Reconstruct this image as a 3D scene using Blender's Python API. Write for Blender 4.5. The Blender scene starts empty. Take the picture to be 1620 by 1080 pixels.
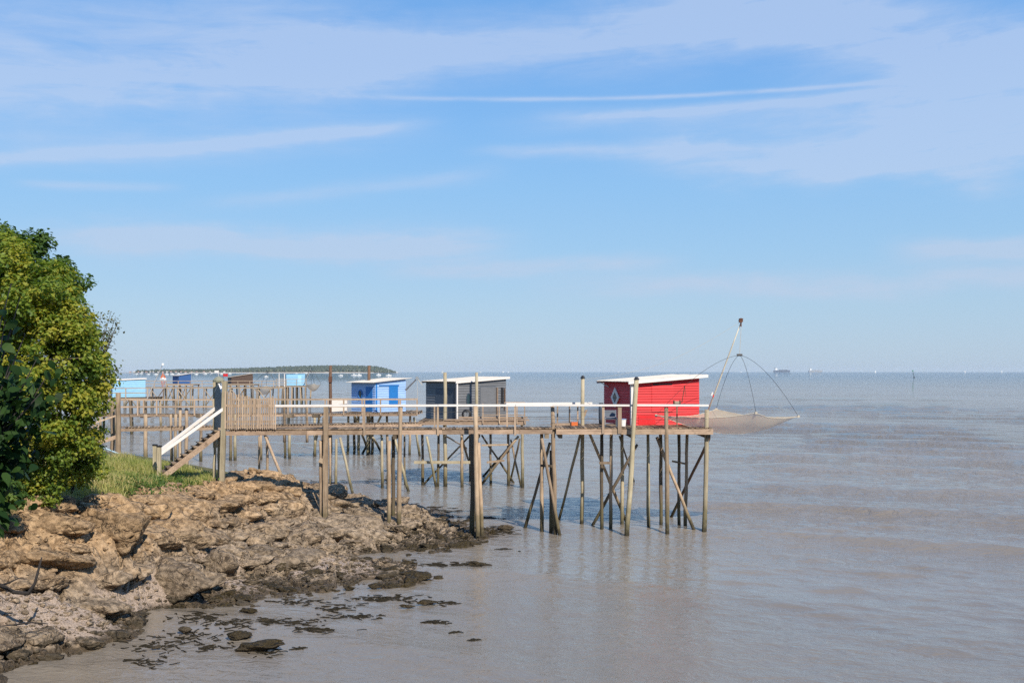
import bpy, math, random
import numpy as np
from mathutils import Vector, Matrix, Quaternion, noise as mnoise

random.seed(7)
RNG = np.random.default_rng(7)
scn = bpy.context.scene
COL = scn.collection
R = math.radians

# ------------------------------------------------------------------ camera
CAM_H, F = 7.0, 1600.0            # eye height above the water, focal length in photograph pixels
cam_d = bpy.data.cameras.new('camera')
cam = bpy.data.objects.new('camera', cam_d)
COL.objects.link(cam)
cam.location = (0, 0, CAM_H)
cam.rotation_euler = (R(90), 0, 0)
cam_d.sensor_width = 36.0
cam_d.lens = 36.0 * F / 1620.0
cam_d.shift_y = 47.0 / 1620.0     # level camera with a rise: uprights stay upright
cam_d.clip_start = 0.1
cam_d.clip_end = 60000
scn.camera = cam

# ------------------------------------------------------------------ sun + sky
SUN_AZ, SUN_EL = R(152), R(41)    # azimuth clockwise from +Y: behind the camera, to the right
S = Vector((math.sin(SUN_AZ) * math.cos(SUN_EL), math.cos(SUN_AZ) * math.cos(SUN_EL), math.sin(SUN_EL)))
sun_d = bpy.data.lights.new('sun', 'SUN')
sun_d.energy = 4.7
sun_d.angle = R(0.53)
sun_d.color = (1.0, 0.91, 0.78)
sun = bpy.data.objects.new('sun', sun_d)
sun.rotation_mode = 'QUATERNION'
sun.rotation_quaternion = S.to_track_quat('Z', 'Y')
sun.location = (30, -60, 60)
COL.objects.link(sun)

scn.view_settings.view_transform = 'Standard'
scn.view_settings.look = 'None'
EXPOSURE = 0.35
scn.view_settings.exposure = EXPOSURE
scn.view_settings.gamma = 1.0
scn.view_settings.use_curve_mapping = False
scn.render.engine = 'CYCLES'
scn.cycles.use_denoising = False
scn.cycles.sample_clamp_direct = 6.0
scn.cycles.sample_clamp_indirect = 4.0
scn.cycles.max_bounces = 8
scn.cycles.transparent_max_bounces = 24
scn.cycles.volume_bounces = 0
scn.cycles.caustics_reflective = False
scn.cycles.caustics_refractive = False

SKY_STRENGTH = 0.105
world = bpy.data.worlds.new('World')
scn.world = world
world.use_nodes = True
WT = world.node_tree
WT.nodes.clear()


class NG:
    """small helper for writing node maths"""
    def __init__(s, nt): s.nt = nt

    def n(s, kind, **kw):
        nd = s.nt.nodes.new(kind)
        for k, v in kw.items(): setattr(nd, k, v)
        return nd

    def put(s, sock, v):
        if isinstance(v, bpy.types.NodeSocket): s.nt.links.new(v, sock)
        elif v is not None: sock.default_value = v

    def m(s, op, a, b=None, c=None, clamp=False):
        nd = s.n('ShaderNodeMath', operation=op, use_clamp=clamp)
        s.put(nd.inputs[0], a); s.put(nd.inputs[1], b); s.put(nd.inputs[2], c)
        return nd.outputs[0]

    def vm(s, op, a, b=None):
        nd = s.n('ShaderNodeVectorMath', operation=op)
        s.put(nd.inputs[0], a); s.put(nd.inputs[1], b)
        return nd.outputs[0]

    def sep(s, v):
        nd = s.n('ShaderNodeSeparateXYZ'); s.put(nd.inputs[0], v)
        return nd.outputs

    def comb(s, x, y, z):
        nd = s.n('ShaderNodeCombineXYZ')
        s.put(nd.inputs[0], x); s.put(nd.inputs[1], y); s.put(nd.inputs[2], z)
        return nd.outputs[0]

    def noise(s, vec, scale=1, detail=4, rough=0.55, dist=0.0):
        nd = s.n('ShaderNodeTexNoise')
        s.put(nd.inputs['Vector'], vec); s.put(nd.inputs['Scale'], scale)
        nd.inputs['Detail'].default_value = detail; nd.inputs['Roughness'].default_value = rough
        nd.inputs['Distortion'].default_value = dist
        return nd.outputs['Fac']

    def rng(s, v, a, b, c=0.0, d=1.0, smooth=True):
        nd = s.n('ShaderNodeMapRange', interpolation_type='SMOOTHSTEP' if smooth else 'LINEAR')
        s.put(nd.inputs['Value'], v)
        for k, q in (('From Min', a), ('From Max', b), ('To Min', c), ('To Max', d)): s.put(nd.inputs[k], q)
        return nd.outputs['Result']

    def mix(s, f, a, b, mode='MIX'):
        nd = s.n('ShaderNodeMix', data_type='RGBA', blend_type=mode)
        s.put(nd.inputs[0], f)
        s.put(nd.inputs[6], a if isinstance(a, bpy.types.NodeSocket) else (*a, 1)[:4])
        s.put(nd.inputs[7], b if isinstance(b, bpy.types.NodeSocket) else (*b, 1)[:4])
        return nd.outputs[2]


g = NG(WT)
out = g.n('ShaderNodeOutputWorld')
bg = g.n('ShaderNodeBackground')
bg.inputs['Strength'].default_value = SKY_STRENGTH
tc = g.n('ShaderNodeTexCoord')
dx, dy, dz = g.sep(tc.outputs['Generated'])
zc = g.m('MAXIMUM', dz, 0.004)
sky = g.n('ShaderNodeTexSky', sky_type='NISHITA')
sky.sun_disc = False
sky.sun_elevation = SUN_EL
sky.sun_rotation = SUN_AZ
sky.air_density = 1.0
sky.dust_density = 0.35
sky.ozone_density = 2.6
sky.altitude = 0
g.put(sky.inputs[0], g.comb(dx, dy, zc))
az = g.m('ARCTAN2', dx, dy)
el = g.m('ARCSINE', zc)
# wind-drawn warp shared by every cirrus streak
wv = g.comb(g.m('MULTIPLY', az, 5.0), g.m('MULTIPLY', el, 16.0), 0.0)
w1 = g.m('SUBTRACT', g.noise(wv, 1.3, 5, 0.6), 0.5)
fib = g.noise(g.comb(g.m('MULTIPLY', az, 8.0), g.m('MULTIPLY', g.m('SUBTRACT', el, g.m('MULTIPLY', az, 0.06)), 75.0), 3.3), 1.0, 6, 0.62, 0.5)
fib2 = g.noise(g.comb(g.m('MULTIPLY', az, 14.0), g.m('MULTIPLY', el, 40.0), 9.1), 1.0, 6, 0.6, 1.2)


def ang(px, py):
    a = math.atan((px - 810) / F)
    return a, math.atan((587 - py) / F * math.cos(a))


def streak(x0, y0, x1, y1, w, k, warp=0.012, soft=0.25):
    """one cirrus streak between two directions of the sky"""
    a0, e0 = ang(x0, y0); a1, e1 = ang(x1, y1)
    L = math.hypot(a1 - a0, e1 - e0); ca, sa = (a1 - a0) / L, (e1 - e0) / L
    da = g.m('SUBTRACT', az, a0); de = g.m('SUBTRACT', g.m('ADD', el, g.m('MULTIPLY', w1, warp * 2)), e0)
    t = g.m('DIVIDE', g.m('ADD', g.m('MULTIPLY', da, ca), g.m('MULTIPLY', de, sa)), L)
    q = g.m('DIVIDE', g.m('SUBTRACT', g.m('MULTIPLY', de, ca), g.m('MULTIPLY', da, sa)), w / F)
    across = g.m('EXPONENT', g.m('MULTIPLY', g.m('MULTIPLY', q, q), -1.0))
    along = g.m('MULTIPLY', g.rng(t, -soft * 0.3, soft), g.rng(t, 1.0 + soft * 0.3, 1.0 - soft))
    return g.m('MULTIPLY', g.m('MULTIPLY', across, along), k)


streaks = [
    streak(-900, 110, 760, 75, 52, 0.70, 0.03), streak(300, 75, 1500, -10, 42, 0.60, 0.02),
    streak(-600, 20, 600, -20, 40, 0.35, 0.03), streak(900, -10, 2500, 70, 42, 0.60, 0.02),
    streak(-250, 262, 680, 194, 9, 0.68, 0.006), streak(-150, 238, 700, 205, 26, 0.28, 0.015),
    streak(505, 150, 1500, 119, 3.2, 0.6, 0.0015), streak(860, 187, 1480, 136, 8, 0.62, 0.006),
    streak(780, 196, 1600, 150, 20, 0.25, 0.012),
    streak(1230, 190, 2600, 110, 74, 0.62, 0.04), streak(980, 250, 1750, 215, 30, 0.60, 0.035), streak(1250, 272, 1620, 285, 22, 0.45, 0.04), streak(1380, 120, 1900, 60, 30, 0.4, 0.03),
    streak(20, 292, 290, 297, 6, 0.42, 0.006), streak(40, 372, 820, 388, 22, 0.95, 0.022), streak(560, 395, 800, 420, 18, 0.2, 0.02),
    streak(300, 322, 800, 270, 12, 0.3, 0.012), streak(740, 240, 1150, 232, 11, 0.45, 0.012),
    streak(600, 432, 1080, 412, 12, 0.6, 0.012), streak(850, 455, 1900, 430, 18, 0.6, 0.02), streak(1400, 398, 1900, 385, 15, 0.8, 0.015),
]
m_ = streaks[0]
for q_ in streaks[1:]: m_ = g.m('ADD', m_, q_)
# the rest of the sky, outside the frame: the same thin cirrus
pl = g.comb(g.m('DIVIDE', dx, g.m('ADD', zc, 0.12)), g.m('DIVIDE', dy, g.m('ADD', zc, 0.12)), 0.0)
gen = g.rng(g.noise(g.vm('MULTIPLY', pl, (0.5, 1.3, 1.0)), 1.0, 7, 0.62, 0.6), 0.47, 0.75)
genw = g.rng(el, 0.40, 0.62)
m_ = g.m('ADD', m_, g.m('MULTIPLY', g.m('MULTIPLY', gen, genw), 0.5))
m_ = g.m('MULTIPLY', m_, g.m('ADD', -0.55, g.m('ADD', g.m('MULTIPLY', fib, 1.7), g.m('MULTIPLY', fib2, 1.2))))
m_ = g.m('MINIMUM', g.m('MAXIMUM', m_, 0.0), 0.58)
# clear-day colours of this sky by height above the horizon, laid over the physical sky


def lin(r, gg, b):
    f = lambda q: (q / 255 / 12.92 if q < 10.3 else ((q / 255 + .055) / 1.055) ** 2.4)
    k = 1 / SKY_STRENGTH / 2 ** EXPOSURE
    return (f(r) * k, f(gg) * k, f(b) * k)


blue = None
LEV = [(-1, (172, 195, 221)), (1.2, (170, 197, 224)), (3.5, (166, 199, 228)), (6.7, (154, 198, 236)), (10.2, (142, 194, 241)), (13.6, (130, 187, 243)), (16.8, (114, 176, 241)), (32, (92, 156, 228)), (60, (72, 134, 212)), (90, (62, 122, 202))]
for (d0, c0), (d1, c1) in zip(LEV[:-1], LEV[1:]):
    f_ = g.rng(el, R(d0), R(d1), 0, 1, smooth=False)
    blue = g.mix(f_, lin(*c0) if blue is None else blue, lin(*c1))
skycol = g.mix(0.85, sky.outputs[0], blue)
skycol = g.mix(m_, skycol, g.mix(g.rng(el, R(5), R(12)), lin(194, 208, 231), lin(196, 212, 239)))
g.put(bg.inputs['Color'], skycol)
WT.links.new(bg.outputs[0], out.inputs[0])

# ------------------------------------------------------------------ helpers


def P(px, py, D):
    """a point of the place: where the line of sight through (px, py) is D metres away"""
    return Vector(((px - 810) * D / F, D, CAM_H - (py - 587) * D / F))


def dwater(py):
    return CAM_H * F / (py - 587)


def link(o):
    COL.objects.link(o); return o


def tag(o, label=None, cat=None, group=None, kind=None):
    if label: o['label'] = label
    if cat: o['category'] = cat
    if group: o['group'] = group
    if kind: o['kind'] = kind
    return o


def thing(name, loc, label, cat, group=None):
    o = link(bpy.data.objects.new(name, None))
    o.location = loc; o.empty_display_size = 0.2
    return tag(o, label, cat, group)


def root_loc(o):
    while o.parent is not None: o = o.parent
    return o.location.copy()


class MB:
    """collects shapes in world coordinates; build() links them as one mesh object"""
    def __init__(s): s.v = []; s.f = []

    def box(s, c, ax, ay, az_):
        c = Vector(c); n = len(s.v)
        for k in range(8):
            s.v.append(c + (ax if k & 1 else -ax) + (ay if k & 2 else -ay) + (az_ if k & 4 else -az_))
        s.f += [tuple(n + i for i in q) for q in ((0, 2, 3, 1), (4, 5, 7, 6), (0, 1, 5, 4), (2, 6, 7, 3), (0, 4, 6, 2), (1, 3, 7, 5))]
        return s

    def cube(s, c, sx, sy, sz, rz=0.0):
        m = Matrix.Rotation(rz, 3, 'Z')
        return s.box(c, m @ Vector((sx / 2, 0, 0)), m @ Vector((0, sy / 2, 0)), Vector((0, 0, sz / 2)))

    def beam(s, a, b, w, h, up=(0, 0, 1)):
        a, b = Vector(a), Vector(b); d = (b - a); L = d.length; d.normalize()
        u = Vector(up)
        if abs(d.dot(u)) > 0.98: u = Vector((0, 1, 0))
        r = d.cross(u).normalized(); u = r.cross(d).normalized()
        return s.box((a + b) / 2, d * L / 2, r * w / 2, u * h / 2)

    def rod(s, a, b, r0, r1=None, n=8, seg=1, wob=0.0, cap=True):
        pts = []
        a, b = Vector(a), Vector(b); r1 = r0 if r1 is None else r1
        d = (b - a); dn = d.normalized()
        p1 = dn.orthogonal().normalized(); p2 = dn.cross(p1)
        for i in range(seg + 1):
            t = i / seg
            c = a + d * t
            if wob and 0 < i < seg: c = c + p1 * random.uniform(-wob, wob) + p2 * random.uniform(-wob, wob)
            pts.append((c, (r0 + (r1 - r0) * t) * (1 + (random.uniform(-.08, .08) if wob else 0))))
        return s.tube(pts, n, cap)

    def tube(s, pts, n=8, cap=True):
        base = len(s.v); m = len(pts)
        ref = None
        for i, (c, r) in enumerate(pts):
            c = Vector(c)
            d = (Vector(pts[min(i + 1, m - 1)][0]) - Vector(pts[max(i - 1, 0)][0])).normalized()
            if ref is None: ref = d.orthogonal().normalized()
            p1 = (ref - d * ref.dot(d)).normalized(); ref = p1
            p2 = d.cross(p1)
            for k in range(n):
                a = 2 * math.pi * k / n
                s.v.append(c + (p1 * math.cos(a) + p2 * math.sin(a)) * r)
        for i in range(m - 1):
            for k in range(n):
                k2 = (k + 1) % n
                s.f.append((base + i * n + k, base + i * n + k2, base + (i + 1) * n + k2, base + (i + 1) * n + k))
        if cap:
            s.f.append(tuple(base + k for k in reversed(range(n))))
            s.f.append(tuple(base + (m - 1) * n + k for k in range(n)))
        return s

    def poly(s, pts):
        n = len(s.v); s.v += [Vector(p) for p in pts]; s.f.append(tuple(range(n, n + len(pts)))); return s

    def prism(s, pts, ext):
        """polygon given counter-clockwise seen from outside, extruded by -ext"""
        n = len(s.v); k = len(pts); e = Vector(ext)
        s.v += [Vector(p) for p in pts] + [Vector(p) + e for p in pts]
        s.f.append(tuple(range(n, n + k))); s.f.append(tuple(n + k + i for i in reversed(range(k))))
        for i in range(k):
            j = (i + 1) % k
            s.f.append((n + i, n + k + i, n + k + j, n + j))
        return s

    def build(s, name, mat, parent=None, smooth=False, bevel=0.0):
        off = root_loc(parent) if parent is not None else Vector((0, 0, 0))
        me = bpy.data.meshes.new(name)
        me.from_pydata([tuple(v - off) for v in s.v], [], s.f)
        me.materials.append(mat)
        if smooth: me.polygons.foreach_set('use_smooth', [True] * len(me.polygons))
        me.update()
        o = link(bpy.data.objects.new(name, me))
        if parent is not None: o.parent = parent
        return o


def np_mesh(name, V, Fq, mat, smooth=False, parent=None, attrs=None):
    """big mesh from numpy arrays: V (n,3), Fq (m,k)"""
    me = bpy.data.meshes.new(name)
    k = Fq.shape[1]
    me.vertices.add(len(V)); me.vertices.foreach_set('co', np.ascontiguousarray(V, dtype=np.float32).ravel())
    me.loops.add(Fq.size); me.loops.foreach_set('vertex_index', np.ascontiguousarray(Fq, dtype=np.int32).ravel())
    me.polygons.add(len(Fq)); me.polygons.foreach_set('loop_start', np.arange(0, Fq.size, k, dtype=np.int32))
    if smooth: me.polygons.foreach_set('use_smooth', np.ones(len(Fq), dtype=bool))
    me.update(calc_edges=True)
    for an, av in (attrs or {}).items():
        at = me.attributes.new(an, 'FLOAT', 'POINT'); at.data.foreach_set('value', np.ascontiguousarray(av, dtype=np.float32))
    me.materials.append(mat)
    o = link(bpy.data.objects.new(name, me))
    if parent is not None: o.parent = parent
    return o


def hash2(i, j, s=0):
    h = (i.astype(np.int64) * 374761393 + j.astype(np.int64) * 668265263 + s * 1274126177) & 0x7fffffff
    h = ((h ^ (h >> 13)) * 1274126177) & 0x7fffffff
    return ((h ^ (h >> 16)) & 0xffff) / 65535.0


def vnoise(x, y, s=0):
    i, j = np.floor(x), np.floor(y); u, v = x - i, y - j
    u = u * u * (3 - 2 * u); v = v * v * (3 - 2 * v)
    a, b, c, d = hash2(i, j, s), hash2(i + 1, j, s), hash2(i, j + 1, s), hash2(i + 1, j + 1, s)
    return a + (b - a) * u + (c - a) * v + (a - b - c + d) * u * v


def fbm(x, y, o=4, s=0):
    t = 0; a = 0.5; n = 0
    for k in range(o):
        t = t + a * vnoise(x * 2 ** k, y * 2 ** k, s + k); n += a; a *= 0.5
    return t / n


def cells(x, y, s=0, jit=0.9):
    """Voronoi: nearest id hash, F1, F2 and offset to the nearest centre"""
    i, j = np.floor(x), np.floor(y)
    f1 = np.full(x.shape, 9.0); f2 = f1.copy(); idh = np.zeros_like(x); ox = np.zeros_like(x); oy = np.zeros_like(x)
    for di in (-1, 0, 1):
        for dj in (-1, 0, 1):
            ci, cj = i + di, j + dj
            px = ci + 0.5 + (hash2(ci, cj, s) - 0.5) * jit; py = cj + 0.5 + (hash2(ci, cj, s + 5) - 0.5) * jit
            d = np.hypot(px - x, py - y)
            near = d < f1
            f2 = np.where(near, f1, np.minimum(f2, d))
            idh = np.where(near, hash2(ci, cj, s + 9), idh); ox = np.where(near, x - px, ox); oy = np.where(near, y - py, oy)
            f1 = np.where(near, d, f1)
    return idh, f1, f2, ox, oy


# ------------------------------------------------------------------ materials
MATS = {}


def new_mat(name):
    m = bpy.data.materials.new(name); m.use_nodes = True
    nt = m.node_tree; nt.nodes.clear()
    o = nt.nodes.new('ShaderNodeOutputMaterial'); b = nt.nodes.new('ShaderNodeBsdfPrincipled')
    nt.links.new(b.outputs[0], o.inputs[0])
    MATS[name] = m
    return m, NG(nt), b, o


def bump(g, b, h, strength=0.5, dist=0.02):
    n = g.n('ShaderNodeBump'); n.inputs['Strength'].default_value = strength; n.inputs['Distance'].default_value = dist
    g.put(n.inputs['Height'], h); g.nt.links.new(n.outputs[0], b.inputs['Normal'])


def wood(name, c1, c2, axis='z', algae=True, var=0.45, stain=0.5):
    m, g, b, o = new_mat(name)
    tc = g.n('ShaderNodeTexCoord'); oi = g.n('ShaderNodeObjectInfo'); ge = g.n('ShaderNodeNewGeometry')
    off = g.m('MULTIPLY', oi.outputs['Random'], 57.0)
    v = g.vm('ADD', tc.outputs['Object'], g.comb(off, off, off))
    sc = {'x': (1.2, 28, 28), 'y': (28, 1.2, 28), 'z': (28, 28, 1.2)}[axis]
    gr = g.noise(g.vm('MULTIPLY', v, sc), 1.0, 5, 0.65, 0.3)
    bl = g.noise(v, 1.7, 4, 0.6)
    f = g.rng(g.m('ADD', g.m('MULTIPLY', gr, 0.75), g.m('MULTIPLY', bl, 0.45)), 0.38, 0.82)
    c = g.mix(f, c2, c1)
    c = g.mix(g.m('MULTIPLY', g.rng(g.noise(v, 4.5, 3, 0.6), 0.58, 0.75), stain), c, tuple(q * 0.42 for q in c2))
    hue = g.rng(g.m('FRACT', g.m('MULTIPLY', oi.outputs['Random'], 7.31)), 0, 1, 0, 0.25, smooth=False)
    c = g.mix(hue, c, g.mix(1.0, c, (0.92, 1.0, 0.90), 'MULTIPLY'))
    br = g.rng(oi.outputs['Random'], 0, 1, 1 - var, 1 + var * 0.55, smooth=False)
    c = g.mix(1.0, c, g.comb(br, br, br), 'MULTIPLY')
    if algae:
        z = g.sep(ge.outputs['Position'])[2]
        zz = g.m('ADD', z, g.m('MULTIPLY', g.m('SUBTRACT', g.noise(v, 3.0, 4, 0.6), 0.5), 1.3))
        c = g.mix(g.rng(zz, 1.7, 0.5, 0, 0.8), c, (0.105, 0.092, 0.044))
        c = g.mix(g.rng(zz, 0.55, 0.05, 0, 0.85), c, (0.030, 0.026, 0.016))
    g.put(b.inputs['Base Color'], c)
    b.inputs['Roughness'].default_value = 0.85
    b.inputs['Specular IOR Level'].default_value = 0.25
    bump(g, b, gr, 0.5, 0.012)
    return m


def paint(name, col, wear=0.25, rough=0.55, under=(0.25, 0.2, 0.15), var=0.10, streaky=0.12):
    m, g, b, o = new_mat(name)
    tc = g.n('ShaderNodeTexCoord'); oi = g.n('ShaderNodeObjectInfo')
    off = g.m('MULTIPLY', oi.outputs['Random'], 31.0)
    v = g.vm('ADD', tc.outputs['Object'], g.comb(off, off, off))
    gr = g.noise(g.vm('MULTIPLY', v, (3, 3, 14)), 1.0, 5, 0.62)
    c = g.mix(g.rng(gr, 0.3, 0.75, 0, 1), tuple(q * (1 - streaky) for q in col), tuple(min(1, q * (1 + streaky)) for q in col))
    br = g.rng(oi.outputs['Random'], 0, 1, 1 - var, 1 + var, smooth=False)
    c = g.mix(1.0, c, g.comb(br, br, br), 'MULTIPLY')
    c = g.mix(g.m('MULTIPLY', g.rng(g.noise(v, 5.0, 6, 0.7), 0.62, 0.72), wear), c, under)
    # rain streaks run down the boards
    st = g.rng(g.noise(g.vm('MULTIPLY', v, (9, 9, 0.7)), 1.0, 4, 0.6), 0.55, 0.8)
    c = g.mix(g.m('MULTIPLY', st, wear * 0.6), c, tuple(q * 0.5 for q in col))
    g.put(b.inputs['Base Color'], c)
    b.inputs['Roughness'].default_value = rough
    bump(g, b, g.noise(g.vm('MULTIPLY', v, (4, 4, 30)), 1.0, 4, 0.6), 0.25, 0.006)
    return m


def plain(name, col, rough=0.6, metal=0.0, var=0.15):
    m, g, b, o = new_mat(name)
    tc = g.n('ShaderNodeTexCoord')
    n = g.noise(tc.outputs['Object'], 6.0, 4, 0.6)
    g.put(b.inputs['Base Color'], g.mix(n, tuple(q * (1 - var) for q in col), tuple(min(1, q * (1 + var)) for q in col)))
    b.inputs['Roughness'].default_value = rough; b.inputs['Metallic'].default_value = metal
    return m


WARM, WARM2 = (0.46, 0.335, 0.24), (0.22, 0.15, 0.105)
wood_pile = wood('pile_wood', (0.46, 0.345, 0.24), (0.24, 0.17, 0.115), 'z')
wood_green = wood('treated_post_wood', (0.47, 0.405, 0.285), (0.30, 0.25, 0.165), 'z', var=0.2, stain=0.25)
wood_dark = wood('dark_pile_wood', (0.26, 0.20, 0.14), (0.12, 0.092, 0.066), 'z')
wood_x = wood('stringer_wood', WARM, WARM2, 'x', algae=False, var=0.3)
wood_plank = wood('plank_wood', (0.36, 0.26, 0.17), (0.13, 0.09, 0.06), 'y', algae=False, var=0.6)
wood_slat = wood('slat_wood', (0.48, 0.36, 0.265), (0.30, 0.215, 0.15), 'z', algae=False, var=0.3, stain=0.2)
wood_far = wood('far_timber', (0.48, 0.38, 0.28), (0.28, 0.21, 0.15), 'z', var=0.3)
wood_brown = wood('brown_mast_wood', (0.22, 0.13, 0.085), (0.10, 0.06, 0.04), 'z', algae=True, var=0.2)
white = paint('white_paint', (0.70, 0.665, 0.625), wear=0.45, under=(0.45, 0.38, 0.3), var=0.04, streaky=0.05)
roofwhite = paint('pale_roof_sheet', (0.56, 0.51, 0.43), wear=0.3, under=(0.4, 0.33, 0.25), var=0.04)
red = paint('red_paint', (0.56, 0.010, 0.014), wear=0.10, under=(0.3, 0.03, 0.03), var=0.10, streaky=0.10)
redpanel = paint('red_shutter_paint', (0.60, 0.012, 0.016), wear=0.05, var=0.03)
greyp = paint('grey_paint', (0.135, 0.140, 0.150), wear=0.10, var=0.12)
greydoor = paint('slate_blue_paint', (0.055, 0.075, 0.105), wear=0.08, var=0.04)
bluep = paint('pale_blue_paint', (0.30, 0.46, 0.74), wear=0.10, under=(0.4, 0.42, 0.45), var=0.06)
bluedark = paint('strong_blue_paint', (0.012, 0.16, 0.47), wear=0.06, var=0.04)
cyanp = paint('sky_blue_paint', (0.22, 0.46, 0.66), wear=0.06, under=(0.4, 0.5, 0.55), var=0.03)
navyp = paint('navy_paint', (0.035, 0.10, 0.27), wear=0.15, var=0.06)
brownp = paint('brown_stain', (0.075, 0.045, 0.032), wear=0.15, var=0.1)
gategrey = paint('gate_grey_paint', (0.10, 0.125, 0.15), wear=0.1)
metal_g = plain('galvanised_metal', (0.42, 0.43, 0.43), 0.45, 0.7)
dark_metal = plain('dark_metal', (0.03, 0.03, 0.032), 0.5, 0.4)
rust = plain('rusty_metal', (0.11, 0.045, 0.025), 0.8)
black = plain('black_fittings', (0.012, 0.012, 0.014), 0.6)
rope_m = plain('pale_rope', (0.46, 0.41, 0.33), 0.9)
glass = plain('dark_window_glass', (0.025, 0.05, 0.06), 0.08)
orange = plain('orange_plastic', (0.55, 0.13, 0.03), 0.5)
whitehull = plain('white_hull', (0.78, 0.78, 0.76), 0.4)
sail_m = plain('white_sailcloth', (0.75, 0.75, 0.74), 0.8)
bark = plain('bark', (0.075, 0.058, 0.042), 0.95, var=0.4)
deadwood = plain('dead_branch_bark', (0.022, 0.018, 0.016), 0.9, var=0.4)


def net_material():
    m, g, b, o = new_mat('net_mesh')
    tc = g.n('ShaderNodeTexCoord')
    n = g.noise(tc.outputs['Object'], 3.0, 5, 0.65)
    g.put(b.inputs['Base Color'], g.mix(n, (0.60, 0.49, 0.35), (0.80, 0.68, 0.52)))
    b.inputs['Roughness'].default_value = 0.95
    tr = g.n('ShaderNodeBsdfTranslucent'); tr.inputs[0].default_value = (0.86, 0.72, 0.54, 1)
    mt = g.n('ShaderNodeMixShader'); mt.inputs[0].default_value = 0.62
    tp = g.n('ShaderNodeBsdfTransparent'); mx = g.n('ShaderNodeMixShader')
    g.put(mx.inputs[0], g.rng(n, 0.3, 0.7, 0.70, 0.86))
    L = g.nt.links
    L.new(b.outputs[0], mt.inputs[1]); L.new(tr.outputs[0], mt.inputs[2])
    L.new(tp.outputs[0], mx.inputs[1]); L.new(mt.outputs[0], mx.inputs[2]); L.new(mx.outputs[0], o.inputs[0])
    return m


net_m = net_material()


def leaf_material(name, ramp, trans=0.35, spec=0.3):
    m, g, b, o = new_mat(name)
    at = g.n('ShaderNodeAttribute'); at.attribute_name = 'tone'
    cr = g.n('ShaderNodeValToRGB'); g.put(cr.inputs[0], at.outputs['Fac'])
    e = cr.color_ramp.elements
    e[0].position = 0; e[0].color = (*ramp[0], 1); e[1].position = 1; e[1].color = (*ramp[-1], 1)
    for i, c in enumerate(ramp[1:-1]):
        q = e.new((i + 1) / (len(ramp) - 1)); q.color = (*c, 1)
    g.put(b.inputs['Base Color'], cr.outputs[0]); b.inputs['Roughness'].default_value = 0.5
    b.inputs['Specular IOR Level'].default_value = spec
    tr = g.n('ShaderNodeBsdfTranslucent')
    g.put(tr.inputs[0], g.mix(1.0, cr.outputs[0], (1.2, 1.25, 0.6), 'MULTIPLY'))
    mx = g.n('ShaderNodeMixShader'); mx.inputs[0].default_value = trans
    L = g.nt.links
    L.new(b.outputs[0], mx.inputs[1]); L.new(tr.outputs[0], mx.inputs[2]); L.new(mx.outputs[0], o.inputs[0])
    return m


leaf_maple = leaf_material('maple_leaves', [(0.055, 0.105, 0.020), (0.12, 0.19, 0.026), (0.22, 0.275, 0.036), (0.36, 0.33, 0.044)], 0.45)
leaf_dark = leaf_material('green_leaves', [(0.04, 0.085, 0.020), (0.075, 0.135, 0.027), (0.125, 0.185, 0.036)], 0.42)
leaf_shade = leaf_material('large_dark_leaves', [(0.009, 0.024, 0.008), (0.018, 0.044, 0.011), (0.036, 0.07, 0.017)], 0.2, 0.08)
leaf_olive = leaf_material('olive_leaves', [(0.05, 0.065, 0.02), (0.10, 0.11, 0.04), (0.16, 0.15, 0.06)])
grass_m = leaf_material('grass_blades', [(0.15, 0.20, 0.04), (0.27, 0.30, 0.08), (0.40, 0.37, 0.13), (0.50, 0.42, 0.21)], 0.35)
wood_mass = leaf_material('far_woodland', [(0.036, 0.052, 0.032), (0.058, 0.076, 0.044), (0.085, 0.10, 0.058)], 0.0)  # greens greyed so the colour carries part of the island's haze


def cracks(g, pos):
    """distance to the nearest crack line"""
    nd = g.n('ShaderNodeTexNoise'); g.put(nd.inputs['Vector'], pos); nd.inputs['Scale'].default_value = 2.2; nd.inputs['Detail'].default_value = 5
    w = g.vm('ADD', g.vm('MULTIPLY', pos, (1.5, 1.2, 3.2)), g.vm('MULTIPLY', nd.outputs['Color'], (1.3, 1.3, 1.3)))
    v = g.n('ShaderNodeTexVoronoi', feature='DISTANCE_TO_EDGE'); g.put(v.inputs['Vector'], w); v.inputs['Scale'].default_value = 1.0
    return v.outputs['Distance']


def chunks(g, pos):
    """creased lumps for the bump: distance to the middle of each broken piece"""
    nd = g.n('ShaderNodeTexNoise'); g.put(nd.inputs['Vector'], pos); nd.inputs['Scale'].default_value = 4.0; nd.inputs['Detail'].default_value = 4
    w = g.vm('ADD', g.vm('MULTIPLY', pos, (3.4, 3.0, 6.5)), nd.outputs['Color'])
    v = g.n('ShaderNodeTexVoronoi', feature='F1'); g.put(v.inputs['Vector'], w); v.inputs['Scale'].default_value = 1.0
    return v.outputs['Distance']


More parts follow.
